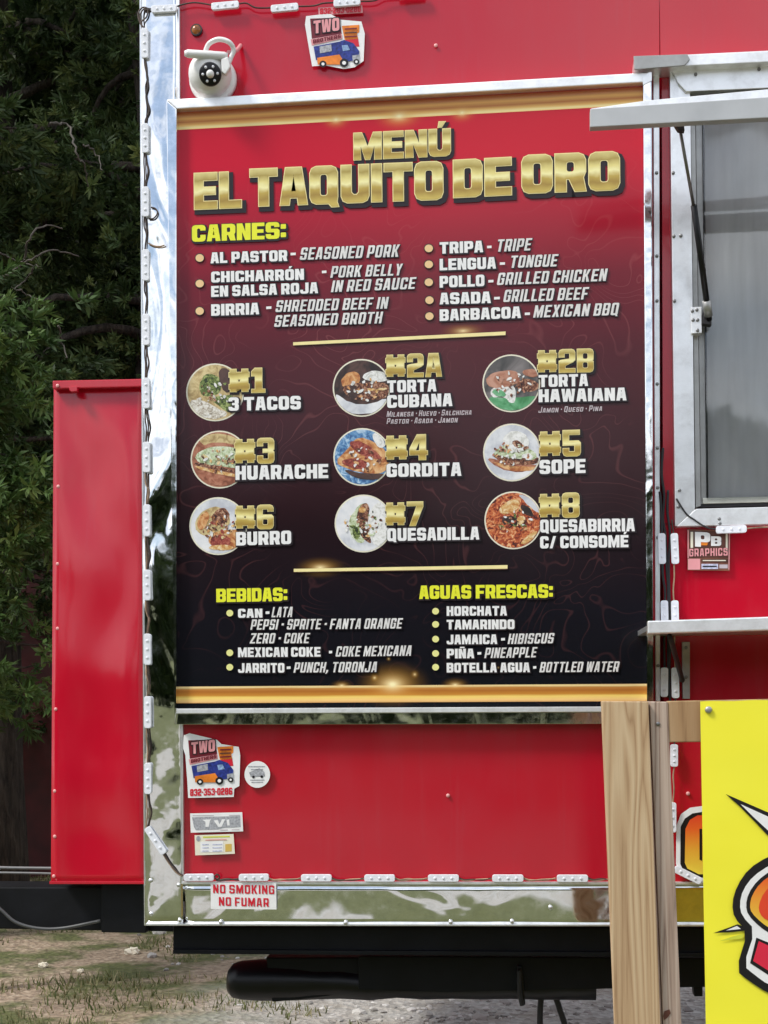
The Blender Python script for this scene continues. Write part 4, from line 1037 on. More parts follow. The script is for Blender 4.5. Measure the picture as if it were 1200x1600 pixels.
def picture(cx, cy, basem, layers, label):
    r = 43
    pb = flat_poly('food_picture', [ellipse(cx, cy, r + 2.2, r + 2.2, 44)], MY - .0004, M['p_cream'], mb); pb['label'] = label
    flat_poly('picture_ground', [ellipse(cx, cy, r, r, 44)], MY - .0007, FM[basem], pb)
    for i, (m, poly) in enumerate(layers):
        poly = [(cx + x * r, cy + y * r) for x, y in poly]
        flat_poly('picture_shape', [clipE([(x + random.uniform(-.7, .7), y + random.uniform(-.7, .7)) for x, y in chaikin(poly)], cx, cy, r * .995)], MY - .0007 - .00013 * (i + 1), FM[m], pb)
    ms = [m for m, _ in layers if m not in ('dark', 'plate', 'green', 'grey')]
    for k, m in enumerate(sorted(set(ms)) + ['meat', 'white']):
        sh_ = []
        for _ in range(7):
            a, d, q = random.uniform(0, 6.28), r * .68 * random.random() ** .6, random.uniform(1.0, 2.9)
            x, y = cx + d * math.cos(a), cy + d * .62 * math.sin(a) + (2 if m != 'greens' else -4)
            yy_ = MY - .0007 - .00013 * (len(layers) + 1 + k)
            sh_.append([[U(px_ + random.uniform(-.5, .5), py_ + random.uniform(-.5, .5), yy_ - .00001 * _) for px_, py_ in ellipse(x, y, q * random.uniform(1, 1.9), q * .8, 9, 0, random.uniform(0, 3))]])
        tag(poly_w('picture_speck', sh_, FM[m], pb), kind='stuff')
E_ = lambda x, y, rx, ry, rot=0: ellipse(x, y, rx, ry, 16, 0, rot)
picture(336, 613, 'tortilla', [('onion', [(-1, .25), (-.3, .3), (.1, .6), (.5, .75), (.2, 1.0), (-.8, .9)]), ('greens', [(-.6, -.3), (-.3, -.75), (.2, -.55), (.25, -.1), (.0, .15), (-.5, .15)]), ('dark', [(.1, -.85), (.5, -.9), (.75, -.3), (.45, .1), (.2, -.2)]), ('greens', [(-.2, .2), (.3, .1), (.7, .1), (.6, .8), (.25, .6)]), ('onion', E_(-.45, .65, .35, .2, .2))], 'round photo of herb topped tacos')
picture(565, 606, 'dark', [('plate', [(-1, .1), (-.5, .55), (.3, .62), (1, .3), (.9, .8), (0, 1.0), (-.9, .8)]), ('bread', [(-.8, -.2), (-.55, -.55), (-.1, -.6), (0, -.2), (-.5, .1)]), ('white', [(0, -.45), (.4, -.65), (1, -.55), (1, -.2), (.1, -.25)]), ('meat', [(-.75, -.05), (0, -.2), (1, -.2), (1, .35), (.4, .45), (-.3, .45), (-.6, .2)]), ('dark', E_(-.32, .15, .2, .27)), ('cheese', [(.1, .02), (.9, -.02), (.95, .08), (.1, .12)])], 'round photo of a grilled sandwich on a white plate')
picture(799, 599, 'grey', [('green', [(-.9, .45), (0, .55), (1, .4), (1, 1), (-.7, 1)]), ('white', [(-.8, .15), (.1, 0), (.2, .5), (.05, .8), (-.3, .45), (-.7, .55)]), ('pork', [(-1, -.1), (-.6, -.45), (.2, -.5), (.35, -.1), (.1, .1), (-.7, .2)]), ('meat', [(.25, -.2), (1, -.1), (1, .3), (.2, .3)]), ('pork', [(.35, -.5), (1, -.55), (1, -.2), (.5, -.25)]), ('green', E_(-.45, .35, .25, .12, .3))], 'round photo of a sandwich roll on green')
picture(343, 718, 'crust', [('tortilla', [(-.8, -.8), (0, -1), (.9, -.7), (.6, -.35), (-.6, -.5)]), ('crust', [(-.8, -.4), (-.2, -.68), (.8, -.5), (1, -.1), (-.6, -.2)]), ('lettuce', [(-.95, -.1), (-.5, -.45), (.3, -.5), (1, -.3), (1, .35), (.2, .25), (-.7, .15)]), ('meat', [(-.95, .08), (-.3, .2), (.6, .4), (1, .4), (1, .52), (.3, .45), (-.8, .25)]), ('cheese', [(-.9, .2), (.3, .5), (1, .55), (.9, .65), (.1, .58), (-.85, .32)]), ('crust', [(-.95, .3), (0, .55), (.9, .65), (.5, 1), (-.5, .9)])], 'round photo of an oblong corn cake with lettuce')
picture(566, 714, 'cloth', [('bread', [(-1, .15), (-.5, -.3), (-.2, -.75), (.4, -.6), (1, -.1), (1, .5), (.3, .65), (-.7, .4)]), ('filling', [(-.5, -.6), (.1, -.55), (.6, -.1), (.8, .1), (.2, .05), (-.35, -.25)]), ('white', [(.3, -.85), (.6, -.9), (.9, -.4), (.6, -.3)]), ('bread', [(-.9, .05), (-.2, -.1), (.5, .1), (1, .3), (.2, .2), (-.6, .2)]), ('filling', [(-.85, .12), (-.2, .02), (.35, .25), (.1, .45), (-.5, .4)]), ('dark', [(-.8, .42), (0, .6), (1, .62), (.8, .85), (-.2, .8)])], 'round photo of stuffed corn cakes on blue cloth')
picture(800, 707, 'plate', [('crust', [(-.9, .15), (-.2, .4), (.9, .42), (1, .6), (0, .75), (-.8, .4)]), ('bread', [(-.85, .28), (0, .5), (.95, .52), (.8, .65), (-.1, .68)]), ('meat', [(-.8, .15), (-.4, 0), (.3, .1), (1, .15), (1, .45), (0, .45)]), ('lettuce', [(-.7, .0), (-.3, -.3), (.3, -.3), (.9, .0), (.9, .3), (-.2, .2)]), ('white', [(-.4, -.45), (0, -.85), (.5, -.7), (.7, -.3), (.2, .05), (-.2, -.1)]), ('meat', E_(.2, -.3, .2, .12, .5)), ('white', E_(.55, .15, .2, .12))], 'round photo of a topped corn disc on a pale plate')
picture(341, 822, 'plate', [('tortilla', [(-.9, .1), (-.7, -.5), (0, -.8), (.5, -.3), (.3, .1), (-.5, .4)]), ('meat', [(-.3, -.3), (.1, -.75), (.45, -.5), (.3, -.05), (-.1, .05)]), ('bread', [(-.4, .35), (.1, .15), (1, .1), (1, .7), (.5, .9), (-.3, .75)]), ('filling', E_(.08, .55, .38, .25)), ('cheese', E_(.1, .78, .45, .1)), ('bread', [(-.85, .0), (-.5, -.6), (-.25, -.4), (-.55, .2)])], 'round photo of a cut wrapped burrito')
picture(568, 818, 'plate', [('lettuce', [(-.6, .0), (-.2, -.7), (.2, -.75), (.1, .8), (-.4, .6)]), ('meat', [(-.15, -.7), (.25, -.75), (.15, -.1), (.1, .1), (.35, .8), (.0, .6), (-.3, .1)]), ('greens', E_(-.25, .3, .15, .28)), ('white', [(.2, -.4), (.55, -.85), (1, -.6), (1, .7), (.5, .95), (.15, .35)]), ('cheese', E_(-.05, -.5, .14, .1))], 'round photo of a folded white tortilla')
picture(802, 813, 'stew', [('plate', [(.1, -1), (.8, -.8), (1, -.2), (.7, -.4), (.4, -.7)]), ('cheese', [(-.5, -.5), (0, -.8), (.3, -.7), (.1, -.3), (-.5, -.2)]), ('dark', [(.2, -.6), (.6, -.5), (.8, -.1), (.4, -.2)]), ('dark', [(-.5, -.05), (0, -.2), (.3, .1), (0, .2), (-.2, .3)]), ('cheese', [(.1, -.1), (.4, -.2), (.45, .05), (.2, .2)]), ('cheese', [(.2, .8), (.9, .3), (.8, .6), (.4, .9)]), ('greens', E_(-.45, .25, .12, .08)), ('stew', E_(-.6, .0, .2, .15))], 'round photo of red stewed meat')

# ================================================================== STICKERS
def sticker_thing(x, y, label, name='sticker', Y=-.006): return thing(name, U(x, y, Y), label, 'sticker')
def FP(par, mat, pts, k, nm='print_shape', Y=-.0095): return flat_poly(nm, [pts], Y - .0005 * k, M[mat], par)
def truck_sticker(tf, outline, label, phone, top):
    c = tf(500, 250); s = sticker_thing(c[0], c[1], label)
    T = lambda pts: [tf(*p) for p in pts]
    FP(s, 'p_white', outline, 0, 'sticker_sheet')
    FP(s, 'p_maroon', T([(60, 60), (560, 40), (600, 330), (90, 420)]), 1)
    FP(s, 'p_orange', T([(600, 190), (900, 170), (900, 300), (860, 330), (880, 420), (650, 440)]), 1)
    FP(s, 'p_red', T([(660, 440), (880, 420), (900, 560), (700, 560)]), 1)
    FP(s, 'p_pink', T([(70, 430), (600, 330), (610, 420), (90, 540)]), 2)
    FP(s, 'p_blue', T([(120, 560), (560, 470), (640, 440), (800, 500), (900, 640), (880, 800), (640, 830), (160, 800)]), 3)
    FP(s, 'p_sky', T([(600, 540), (700, 530), (740, 620), (620, 640)]), 4)
    FP(s, 'p_grey', T([(220, 560), (420, 520), (430, 640), (230, 680)]), 4)
    FP(s, 'p_orange', T([(180, 760), (560, 700), (620, 800), (600, 880), (190, 880)]), 4)
    FP(s, 'p_grey', T([(780, 720), (900, 700), (890, 820), (790, 840)]), 4)
    for cx_, cy_, r_ in ((280, 870, 60), (640, 850, 75), (850, 830, 50)):
        FP(s, 'p_black', T(ellipse(cx_, cy_, r_, r_, 16)), 5, 'printed_wheel'); FP(s, 'p_white', T(ellipse(cx_, cy_, r_ * .45, r_ * .45, 12)), 6, 'printed_wheel')
    a, b = tf(120, 330), tf(560, 270); h_ = abs(tf(0, 230)[1] - tf(0, 0)[1])
    text('TWO', a[0], a[1], b[0], b[1], h_, 'B', 'p_pink', s, -.0118, 0, 'p_black', .08)
    a, b = tf(110, 505), tf(585, 405); h_ = abs(tf(0, 70)[1] - tf(0, 0)[1])
    text('BROTHERS', a[0], a[1], b[0], b[1], h_, 'B', 'p_maroon', s, -.0118)
    for k_, (y0_) in enumerate((250, 320, 390)):
        a, b = tf(650, y0_), tf(860, y0_ - 12); FP(s, 'p_brown' if k_ % 2 else 'p_maroon', [(a[0], a[1] - 1.4), (b[0], b[1] - 1.4), (b[0], b[1] + .8), (a[0], a[1] + .8)], 5)
    return s
w = lambda x, y: (200 + x * .35, y * .35)
o1 = [w(*p) for p in [(795, 72), (900, 60), (950, 88), (1042, 96), (1057, 150), (1052, 272), (1012, 300), (965, 308), (880, 292), (822, 296), (806, 205), (790, 110)]]
s1 = truck_sticker(lambda x, y: (200 + (797 + x * .262) * .35, (68 + y * .25) * .35 + 0), o1, 'truck cartoon sticker near the top edge, between the string of lights and the board', None, True)
FP(s1, 'p_pink', [(497, 12), (566, 8), (567, 20), (498, 24)], 0, 'phone_strip', -.0085)
text('832-283-0286', 500, 22.5, 564, 18.5, 9.5, 'B', 'p_red', s1, -.0098)
c2 = lambda x, y: (270 + x * .2, 1120 + y * .2)
o2 = [c2(*p) for p in [(85, 145), (130, 128), (345, 180), (380, 213), (515, 235), (527, 300), (520, 540), (480, 562), (476, 626), (120, 634), (113, 500), (98, 300), (78, 240)]]
s2_ = truck_sticker(lambda x, y: c2(95 + x * .42, 160 + y * .40), o2, 'truck cartoon sticker on the lower wall, left of the small round sticker', None, False)
text('832-353-0286', 297, 1244, 363, 1241.5, 11, 'B', 'p_red', s2_, -.0105)

s = sticker_thing(402, 1210, 'small round white sticker right of the lower truck cartoon sticker')
FP(s, 'p_white', ellipse(402, 1210, 20, 21, 30), 0, 'sticker_sheet')
FP(s, 'p_grey', [(389, 1207), (405, 1200), (413, 1206), (414, 1213), (392, 1214)], 1); FP(s, 'p_black', ellipse(396, 1214, 2.2, 2.2, 10), 2); FP(s, 'p_black', ellipse(409, 1213.5, 2.2, 2.2, 10), 2)
for y, a, b in ((1198, 388, 414), (1202.5, 392, 411), (1219, 391, 413), (1222.5, 393, 411)): FP(s, 'p_grey', [(a, y - .8), (b, y - 1), (b, y + .5), (a, y + .7)], 1)
def rounded(x0, y0, x1, y1, c=3): return [(x0 + c, y0), (x1 - c, y0), (x1, y0 + c), (x1, y1 - c), (x1 - c, y1), (x0 + c, y1), (x0, y1 - c), (x0, y0 + c)]
s = sticker_thing(338, 1285, 'white label with a grey block pattern, above the cream label')
FP(s, 'p_white', [(297, 1271), (378.5, 1269), (380, 1299), (298, 1301)], 0, 'sticker_sheet')
FP(s, 'p_grey', [(300, 1277), (375, 1275), (376, 1292), (366, 1293), (352, 1293), (340, 1296), (306, 1297), (303, 1292)], 1)
FP(s, 'p_white', [(316, 1281), (330, 1280), (328, 1283), (326, 1292), (321, 1292), (321, 1284)], 2); FP(s, 'p_white', [(334, 1282), (340, 1281), (343, 1288), (347, 1280), (352, 1280), (346, 1292), (341, 1292)], 2); FP(s, 'p_white', [(354, 1281), (358, 1280), (359, 1290), (355, 1290)], 2)
for y, a, b in ((1274.5, 301, 334), (1274, 358, 375), (1297, 344, 356), (1296.6, 362, 374)): FP(s, 'p_dim', [(a, y - .6), (b, y - .8), (b, y + .3), (a, y + .5)], 1)
s = sticker_thing(335, 1320, 'cream inspection label below the white and grey label')
FP(s, 'p_cream', [(304, 1305), (365, 1303), (367, 1334), (305, 1336.5)], 0, 'sticker_sheet'); FP(s, 'p_white', [(313, 1315), (349, 1314), (349, 1331), (313, 1332)], 1)
FP(s, 'p_grey', ellipse(310, 1310.5, 3.4, 4.2, 12), 1); FP(s, 'p_gold', [(352, 1319), (362, 1318.5), (362, 1330), (352, 1331)], 1)
FP(s, 'p_green_shade', [(317, 1307), (359, 1306), (359, 1308), (317, 1309)], 1)
FP(s, 'p_pink', [(321, 1312), (354, 1311), (354, 1312.4), (321, 1313.4)], 2)
for y in (1319, 1324, 1329): FP(s, 'p_lilac', [(316, y), (326, y - .3), (326, y + 1.2), (316, y + 1.5)], 2); FP(s, 'p_lilac', [(332, y), (347, y - .4), (347, y + 1.1), (332, y + 1.5)], 2)

s = sticker_thing(381, 1400, 'white no smoking sign with red letters on the polished skirt', 'no_smoking_sign')
s['category'] = 'sign'
FP(s, 'p_white', [(329, 1379.5), (431.5, 1380), (432, 1421), (329.5, 1420)], 0, 'sign_sheet', -.0125)
text('NO SMOKING', 333, 1395.5, 428.5, 1397, 13.5, 'P', 'p_red', s, -.0135); text('NO FUMAR', 342, 1415, 420, 1417, 13.5, 'P', 'p_red', s, -.0135)

s = sticker_thing(1108, 858, 'square brown sign maker sticker under the serving window')
flat('p_tan_brown', (.20, .075, .045), var=.3)
FP(s, 'p_tan_brown', [(1074, 827), (1141, 829), (1140, 892), (1074, 891)], 0, 'sticker_sheet')
FP(s, 'p_pink', [(1075, 873), (1094, 873), (1094, 890), (1075, 890)], 1); FP(s, 'p_pink', [(1074.5, 828), (1076, 828), (1076, 872), (1074.5, 872)], 1); FP(s, 'p_pink', [(1139, 830), (1140.5, 830), (1139.5, 890), (1138.2, 890)], 1)
FP(s, 'p_brown', [(1077, 829), (1139, 831), (1138, 872), (1077, 871)], 1); FP(s, 'p_cream', [(1079, 831), (1083, 831), (1083, 856), (1079, 856)], 2); FP(s, 'p_cream', [(1134, 834), (1137, 834), (1137, 860), (1134, 860)], 2)
FP(s, 'p_orange', [(1093, 846), (1107, 846), (1105, 852), (1094, 852)], 2)
text('P', 1086, 854, 1110, 855, 23, 'B', 'p_white', s, -.0112); text('B', 1111, 853, 1127, 853, 15, 'B', 'p_white', s, -.0112)
text('GRAPHICS', 1077, 869.5, 1137, 868, 12, 'P', 'p_pink', s, -.0112)
FP(s, 'p_brown', [(1096, 873), (1138, 873), (1138, 879), (1096, 879)], 1); FP(s, 'p_lilac', [(1096, 881), (1122, 881), (1122, 889), (1096, 889)], 1); FP(s, 'p_dim', [(1124, 882), (1137, 882), (1137, 888), (1124, 888)], 1)
FP(s, 'p_cream', [(1098, 875), (1134, 875), (1134, 876.6), (1098, 876.6)], 2); FP(s, 'p_black', [(1098, 884), (1120, 884), (1120, 886), (1098, 886)], 2)

# ================================================================== SECURITY CAMERA
sc_ = thing('security_camera', U(332, 112, -.03), 'white ball shaped security camera with black lens above the board corner', 'security camera')
c0 = U(326.5, 112.5, -.05)
bm = bmesh.new(); tube(bm, [Vector((c0.x, -.002, c0.z)), Vector((c0.x, -.016, c0.z)), Vector((c0.x, -.022, c0.z))], .060, 32, [.98, .96, .8])
from_bm('mount_base', bm, M['white_plastic'], sc_, True)
bm = bmesh.new(); bmesh.ops.create_uvsphere(bm, u_segments=32, v_segments=20, radius=.052); bmesh.ops.translate(bm, vec=c0 + Vector((0, .012, 0)), verts=bm.verts[:])
from_bm('ball', bm, M['white_plastic'], sc_, True)
ln_ = c0 + Vector((.011, -.034, -.022)); nd_ = Vector((.22, -1, -.38)).normalized()
bm = bmesh.new(); tube(bm, [ln_ - nd_ * .01, ln_ + nd_ * .006, ln_ + nd_ * .009], .0265, 28, [1, 1, .9]); from_bm('lens_ring', bm, M['black_plastic'], sc_, True)
bm = bmesh.new(); bmesh.ops.create_uvsphere(bm, u_segments=16, v_segments=10, radius=.0095); bmesh.ops.translate(bm, vec=ln_ + nd_ * .010, verts=bm.verts[:]); from_bm('lens', bm, M['white_plastic'], sc_, True)
for k in range(6):
    a = k * math.pi / 3 + .3; e1 = nd_.orthogonal().normalized(); e2 = nd_.cross(e1)
    bm = bmesh.new(); bmesh.ops.create_uvsphere(bm, u_segments=8, v_segments=6, radius=.0034); bmesh.ops.translate(bm, vec=ln_ + nd_ * .0095 + (e1 * math.cos(a) + e2 * math.sin(a)) * .0175, verts=bm.verts[:]); from_bm('lamp_dot', bm, M['lens'], sc_, True)
bm = bmesh.new(); p0, p1 = U(288, 83.5, -.10), U(356, 88, -.075)
tube(bm, [p0, p0.lerp(p1, .08), p0.lerp(p1, .92), p1], .0095, 14, [.6, 1, 1, .7]); from_bm('antenna', bm, M['white_plastic'], sc_, True)
bm = bmesh.new(); tube(bm, smooth_path([U(321, 80, -.07), U(327, 68, -.075), U(342, 61.5, -.08), (U(358, 66, -.08)), U(365, 78, -.07), U(360, 92, -.07), U(352, 112, -.08)], 8), .0058, 10); from_bm('cable', bm, M['white_plastic'], sc_, True)
bm = bmesh.new(); tube(bm, smooth_path([U(356, 82, -.07), U(368, 80, -.05), U(376, 71, -.004)], 5), .0048, 10); from_bm('cable_tail', bm, M['p_pink'], sc_, True)
prism('hinge_arm', [(345, 92), (356, 88), (360, 104), (352, 116), (346, 112)], -.085, -.07, M['white_plastic'], sc_, .003)

# ================================================================== STRINGS OF LED LIGHTS
def module_mesh(L, W, D=.008):
    bm = bmesh.new(); n = 6
    pts = []
    for cx_, cz_, a0 in ((L / 2 - W * .3, W * .2, 0), (-L / 2 + W * .3, W * .2, 90), (-L / 2 + W * .3, -W * .2, 180), (L / 2 - W * .3, -W * .2, 270)):
        for k in range(4): a = R(a0 + 30 * k); pts.append(Vector((cx_ + W * .3 * math.cos(a), 0, cz_ + W * .3 * math.sin(a))))
    add_prism_w(bm, pts, D, .0012)
    for k in (-1, 0, 1):
        q = bmesh.ops.create_uvsphere(bm, u_segments=8, v_segments=5, radius=W * .20)
        bmesh.ops.scale(bm, vec=(1, .5, 1), verts=q['verts']); bmesh.ops.translate(bm, vec=Vector((k * L * .27, -.0005, 0)), verts=q['verts'])
        for f in {f for v in q['verts'] for f in v.link_faces}: f.material_index = 1
    me = bpy.data.meshes.new('light_module'); bm.to_mesh(me); bm.free(); me.materials.append(M['module']); me.materials.append(M['lens']); return me
MODM = module_mesh(.074, .0175)
def led_string(label, mods, wires, Y=-.018, wmat='wire', r=.0019):
    m0 = mods[0]; t_ = thing('led_string', U((m0[0] + m0[2]) / 2, (m0[1] + m0[3]) / 2, Y), label, 'string lights', 'strings of white lights edging the trailer')
    for (x0, y0, x1, y1) in mods:
        a, b = U(x0, y0, Y), U(x1, y1, Y); d = b - a
        o = bpy.data.objects.new('light_module', MODM); col.objects.link(o); o.parent = t_
        o.location = (a + b) / 2 - t_.location + Vector((0, random.uniform(-.001, .001), 0)); o.rotation_euler = (random.uniform(-.06, .06), -math.atan2(d.z, d.x), 0)
        o.scale = (d.length / .074, 1, 1)
    for wv in wires:
        mt = wmat
        if isinstance(wv, tuple): mt, wv = wv
        wire('wire', wv, Y + .006, r, M[mt], t_)
    return t_
Ls = [(43, 90), (192, 238), (291, 338), (389, 438), (490, 539), (590, 638), (690, 738), (788, 838), (890, 938), (990, 1039), (1088, 1138), (1192, 1241)]
xs_ = lambda y: 225.5 + (y - 60) * .0045 + 0
mods = [(xs_(a), a, xs_(b), b) for a, b in Ls] + [(229, 1293, 256.5, 1334)]
wr = []
for k in range(len(mods) - 1):
    a, b = mods[k], mods[k + 1]; y0, y1 = a[3], b[1]; x = a[2]
    j = random.uniform(-1, 1) * 2
    wr.append(([(x, y0 - 4), (x + 1.5 + j * .3, y0 + (y1 - y0) * .25), (x + 3.5 + j, y0 + (y1 - y0) * .55), (x + 1 + j * .4, y0 + (y1 - y0) * .85), (b[0], y1 + 4)]))
    wr.append(('wire_pale' if k > 5 else 'wire', [(x - 1, y0 - 4), (x - 1.5, y0 + (y1 - y0) * .3), (x + 1.0 - j, y0 + (y1 - y0) * .6), (b[0] - 1, y1 + 4)]))
wr[0] = ([(226, 86), (226, 100), (230, 122), (227.5, 135), (229, 155), (233, 172), (227, 188), (228, 196)])
wr[1] = ([(225, 86), (228, 102), (229, 118), (231, 135), (228, 150), (230, 170), (228, 192)])
wr.append([(226, 44), (219, 36), (216, 22), (222, 12), (231, 14), (229, 26), (221, 34), (222, 42)])
wr.append([(226, 44), (221, 38), (219, 24), (225, 14), (236, 14)])
wr.append([(256, 1333), (266, 1350), (277, 1362), (286, 1368)]); wr.append(('wire_pale', [(254, 1333), (262, 1346), (274, 1362), (284, 1369)]))
wr.append([(232, 342), (240, 341), (246, 333), (243, 326), (236, 324)]); wr.append(('wire_pale', [(232, 380), (240, 384), (250, 385), (257, 383)]))
led_string('string of white lights running down the left polished corner', mods, wr, -.018)
led_string('string of white lights along the top edge of the wall', [(236, 14, 276, 11.5), (330, 10, 373, 6), (423, 13.5, 466, 9.5), (521, 5, 563, 1.5), (622, -8, 664, -12)],
    [[(225, 16), (234, 15)], [(274, 11), (285, 7), (305, 4), (332, 8)], [(372, 6), (385, 5), (400, 12), (426, 12)], [(464, 10), (490, 9), (505, 5), (523, 4)], [(562, 2), (585, 1), (600, -6), (625, -8)]])
led_string('string of white lights along the bottom edge of the red wall', [(287, 1371.5, 334, 1371), (373, 1371.5, 420, 1371), (470, 1372, 518, 1372), (569, 1372.3, 617, 1372.3), (668.5, 1372.3, 717, 1372.3), (769, 1372.5, 818, 1372.5), (870, 1372.8, 919, 1372.8), (970, 1373, 1018, 1373)],
    [('wire_pale' if k % 2 else 'wire', [(a, 1371), (a + 9, 1374.5), (a + 22, 1373 + (k % 3)), (a + 38, 1375), (a + 51, 1372)]) for k, a in enumerate((334, 418, 517, 616, 716, 817, 918))] + [('wire_pale', [(a, 1373), (a + 12, 1376), (a + 30, 1374), (a + 52, 1373)]) for a in (418, 517, 616, 716, 817, 918)] + [[(333, 1372), (339, 1366), (343, 1371), (338, 1375), (345, 1376), (374, 1373)]])
led_string('string of white lights going down the wall just left of the window corner', [(1034, 833, 1035, 881), (1038, 938, 1039, 984), (1038.5, 1043, 1038, 1089)],
    [[(1031, 768), (1033, 790), (1034, 812), (1034.5, 838)], [(1035, 878), (1036, 900), (1039, 920), (1039, 940)], [(1039, 984), (1038, 1010), (1039, 1045)], [(1036, 700), (1034, 740), (1038, 775), (1036, 810), (1040, 840), (1042, 890), (1044, 935), (1044, 1090)], [(1044, 766), (1043, 800), (1047, 835), (1045, 880), (1046, 930), (1048, 990), (1046, 1040), (1047, 1100)]], -.02, 'rubber', .0032)
led_string('string of white lights going down the wall just right of its twin string', [(1053.5, 833, 1055.5, 881), (1054.5, 938, 1055.5, 984), (1055, 1043, 1056, 1091), (1053.5, 1163, 1053.5, 1198), (1051, 1254, 1051, 1301), (1054, 1357, 1096, 1378)],
    [('wire_pale', [(1053, 877), (1053.5, 900), (1052, 922), (1053, 940)]), ('wire_pale', [(1054, 984), (1054, 1012), (1055, 1046)]), [(1050, 812), (1051, 824), (1053, 836)], ('wire_pale', [(1054, 1196), (1052, 1212), (1053, 1235), (1051, 1256)]), [(1056, 1090), (1053, 1120), (1054, 1165)]], -.02, 'wire')
led_string('short string with a single white light under the serving window sill', [(1119, 827.5, 1167, 826)], [('rubber', [(1057, 779), (1072, 802), (1085, 812), (1104, 824), (1122, 827)]), ('wire_pale', [(1166, 826), (1190, 824), (1250, 822)])], -.032)

# ================================================================== CABLES AND PIPES
def cable(name, px, Y, r, mat, label, cat):
    pts = [U(p[0], p[1], p[2] if len(p) > 2 else Y) for p in px]; bm = bmesh.new(); tube(bm, smooth_path(pts, 8), r, 10)
    o = from_bm(name, bm, M[mat], None, True); recenter(o); return tag(o, label, cat)
cable('conduit_pipe', [(-160, 1351), (0, 1355.5), (20, 1356), (110, 1357)], .50, .0042, 'grey_pipe', 'upper grey conduit pipe running left from behind the red front box', 'pipe')
cable('conduit_pipe', [(-160, 1361), (0, 1363.5), (60, 1364.5), (110, 1366)], .47, .0032, 'grey_pipe', 'lower thinner grey conduit pipe left of the red front box', 'pipe')
cable('power_cable', [(-160, 1360, .27), (-40, 1388, .27), (0, 1420, .27), (25, 1441, .27), (60, 1450.5, .27), (100, 1450, .27), (157, 1438.5, .262)], .27, .0045, 'grey_cable', 'sagging dark grey cable in front of the black tongue', 'cable')
cable('hanging_cable', [(848, 1490, .3), (847, 1545, .3), (844, 1580, .3), (844, 1640, .3), (846, 1760, .3), (850, 1880, .35)], .3, .0078, 'rubber', 'left of two black cables hanging under the chassis', 'cable')
cable('hanging_cable', [(862, 1490, .3), (865, 1545, .3), (874, 1575, .3), (885, 1620, .3), (889, 1740, .3), (884, 1880, .35)], .3, .0078, 'rubber', 'right of two black cables hanging under the chassis', 'cable')

# ================================================================== TIMBER AND BANNER
def mat_wood(name, cols, sx, seed, dist=1.0):
    t = NT(name).pr(.72, 0, 0, .25)
    g = t.obj(); mp = t.new('Mapping'); t.l.new(g, mp.inputs[0]); mp.inputs['Scale'].default_value = (sx, sx * .6, .62 if sx > 5 else sx * .2); mp.inputs['Location'].default_value = (seed, seed * .7, seed * .3)
    nz = t.noise(mp.outputs[0], 1.2, 2, .4, dist * .8)
    wv = t.math('PINGPONG', t.math('MULTIPLY', nz, 11.0), .5)
    fine = t.noise(t.mapped(g, (260, 260, 6)), 2, 3)
    f = t.math('ADD', t.math('MULTIPLY', wv, 1.25), t.math('MULTIPLY', fine, .4))
    big = t.noise(t.mapped(g, (8, 8, 1.2)), 2, 3)
    c = t.ramp(f, [(.08, cols[0]), (.34, cols[1]), (.75, cols[2])])
    c2_ = t.mix(t.ramp(big, [(.4, (0, 0, 0)), (.7, (.5, .5, .5))]), c, tuple(cols[3]) + (1,))
    t.base(c2_); t.bump(t.math('ADD', fine, wv), .25, .002); return t.m
W1 = mat_wood('pine_post', [(.25, .14, .068), (.45, .305, .175), (.55, .41, .255), (.48, .33, .19)], 14, 3.3)
W2 = mat_wood('weathered_pine_board', [(.15, .10, .075), (.34, .245, .19), (.47, .37, .30), (.42, .33, .27)], 20, 8.1, 1.6)
W3 = mat_wood('pine_rail', [(.20, .105, .048), (.36, .22, .11), (.45, .30, .17), (.36, .23, .12)], 4, 5.2)
PY = -.80
def ext(x0, y0, x1, y1, y): return (x0 + (x1 - x0) * (y - y0) / (y1 - y0), y)
gz = 2190
def timber(name, pts, Yf, Yb, mat, label, cat, bev=.002):
    o = prism(name, pts, Yf, Yb, mat, None, bev); recenter(o); return tag(o, label, cat)
timber('wooden_post', [(940.5, 1095.5), (1013, 1096), ext(1013, 1096, 1032, 1600, gz), ext(940.5, 1095, 961, 1600, gz)], PY, PY + .038, W1, 'wide pale pine board standing upright in front of the lower right board corner', 'wooden post')
timber('wooden_post', [(1015, 1096), (1043.5, 1096.5), ext(1043.5, 1096, 1065, 1600, gz), ext(1015, 1096, 1036, 1600, gz)], PY + .012, PY + .10, W2, 'narrow weathered timber upright between the pale board and the yellow banner', 'wooden post')
timber('wooden_rail', [(1044, 1095.5), (1800, 1080), (1800, 1150), (1044, 1160)], PY + .014, PY + .052, W3, 'horizontal pine rail behind the top of the yellow banner', 'wooden rail')
timber('wooden_post', [(1760, 1082), (1835, 1082), (1860, 2190), (1790, 2190)], PY + .056, PY + .145, W1, 'far upright timber holding the right end of the rail', 'wooden post')
nl = screw_mesh(.004, .002); nl.materials.append(M['screw'])
bn = thing('yellow_banner', U(1200, 1400, PY), 'bright yellow vinyl banner with cartoon burst print fixed to the timber rail', 'banner')
t = NT('yellow_vinyl').pr(.42, 0, 0, .4)
g = t.geo(); n_ = t.noise(t.mapped(g, (1.4, 1, 2.6)), 2.0, 2, .45)
t.base(t.mix(t.noise(g, 5, 4), (.90, .81, .028, 1), (.92, .87, .06, 1))); t.bump(n_, .12, .03)
BYY = PY + .004
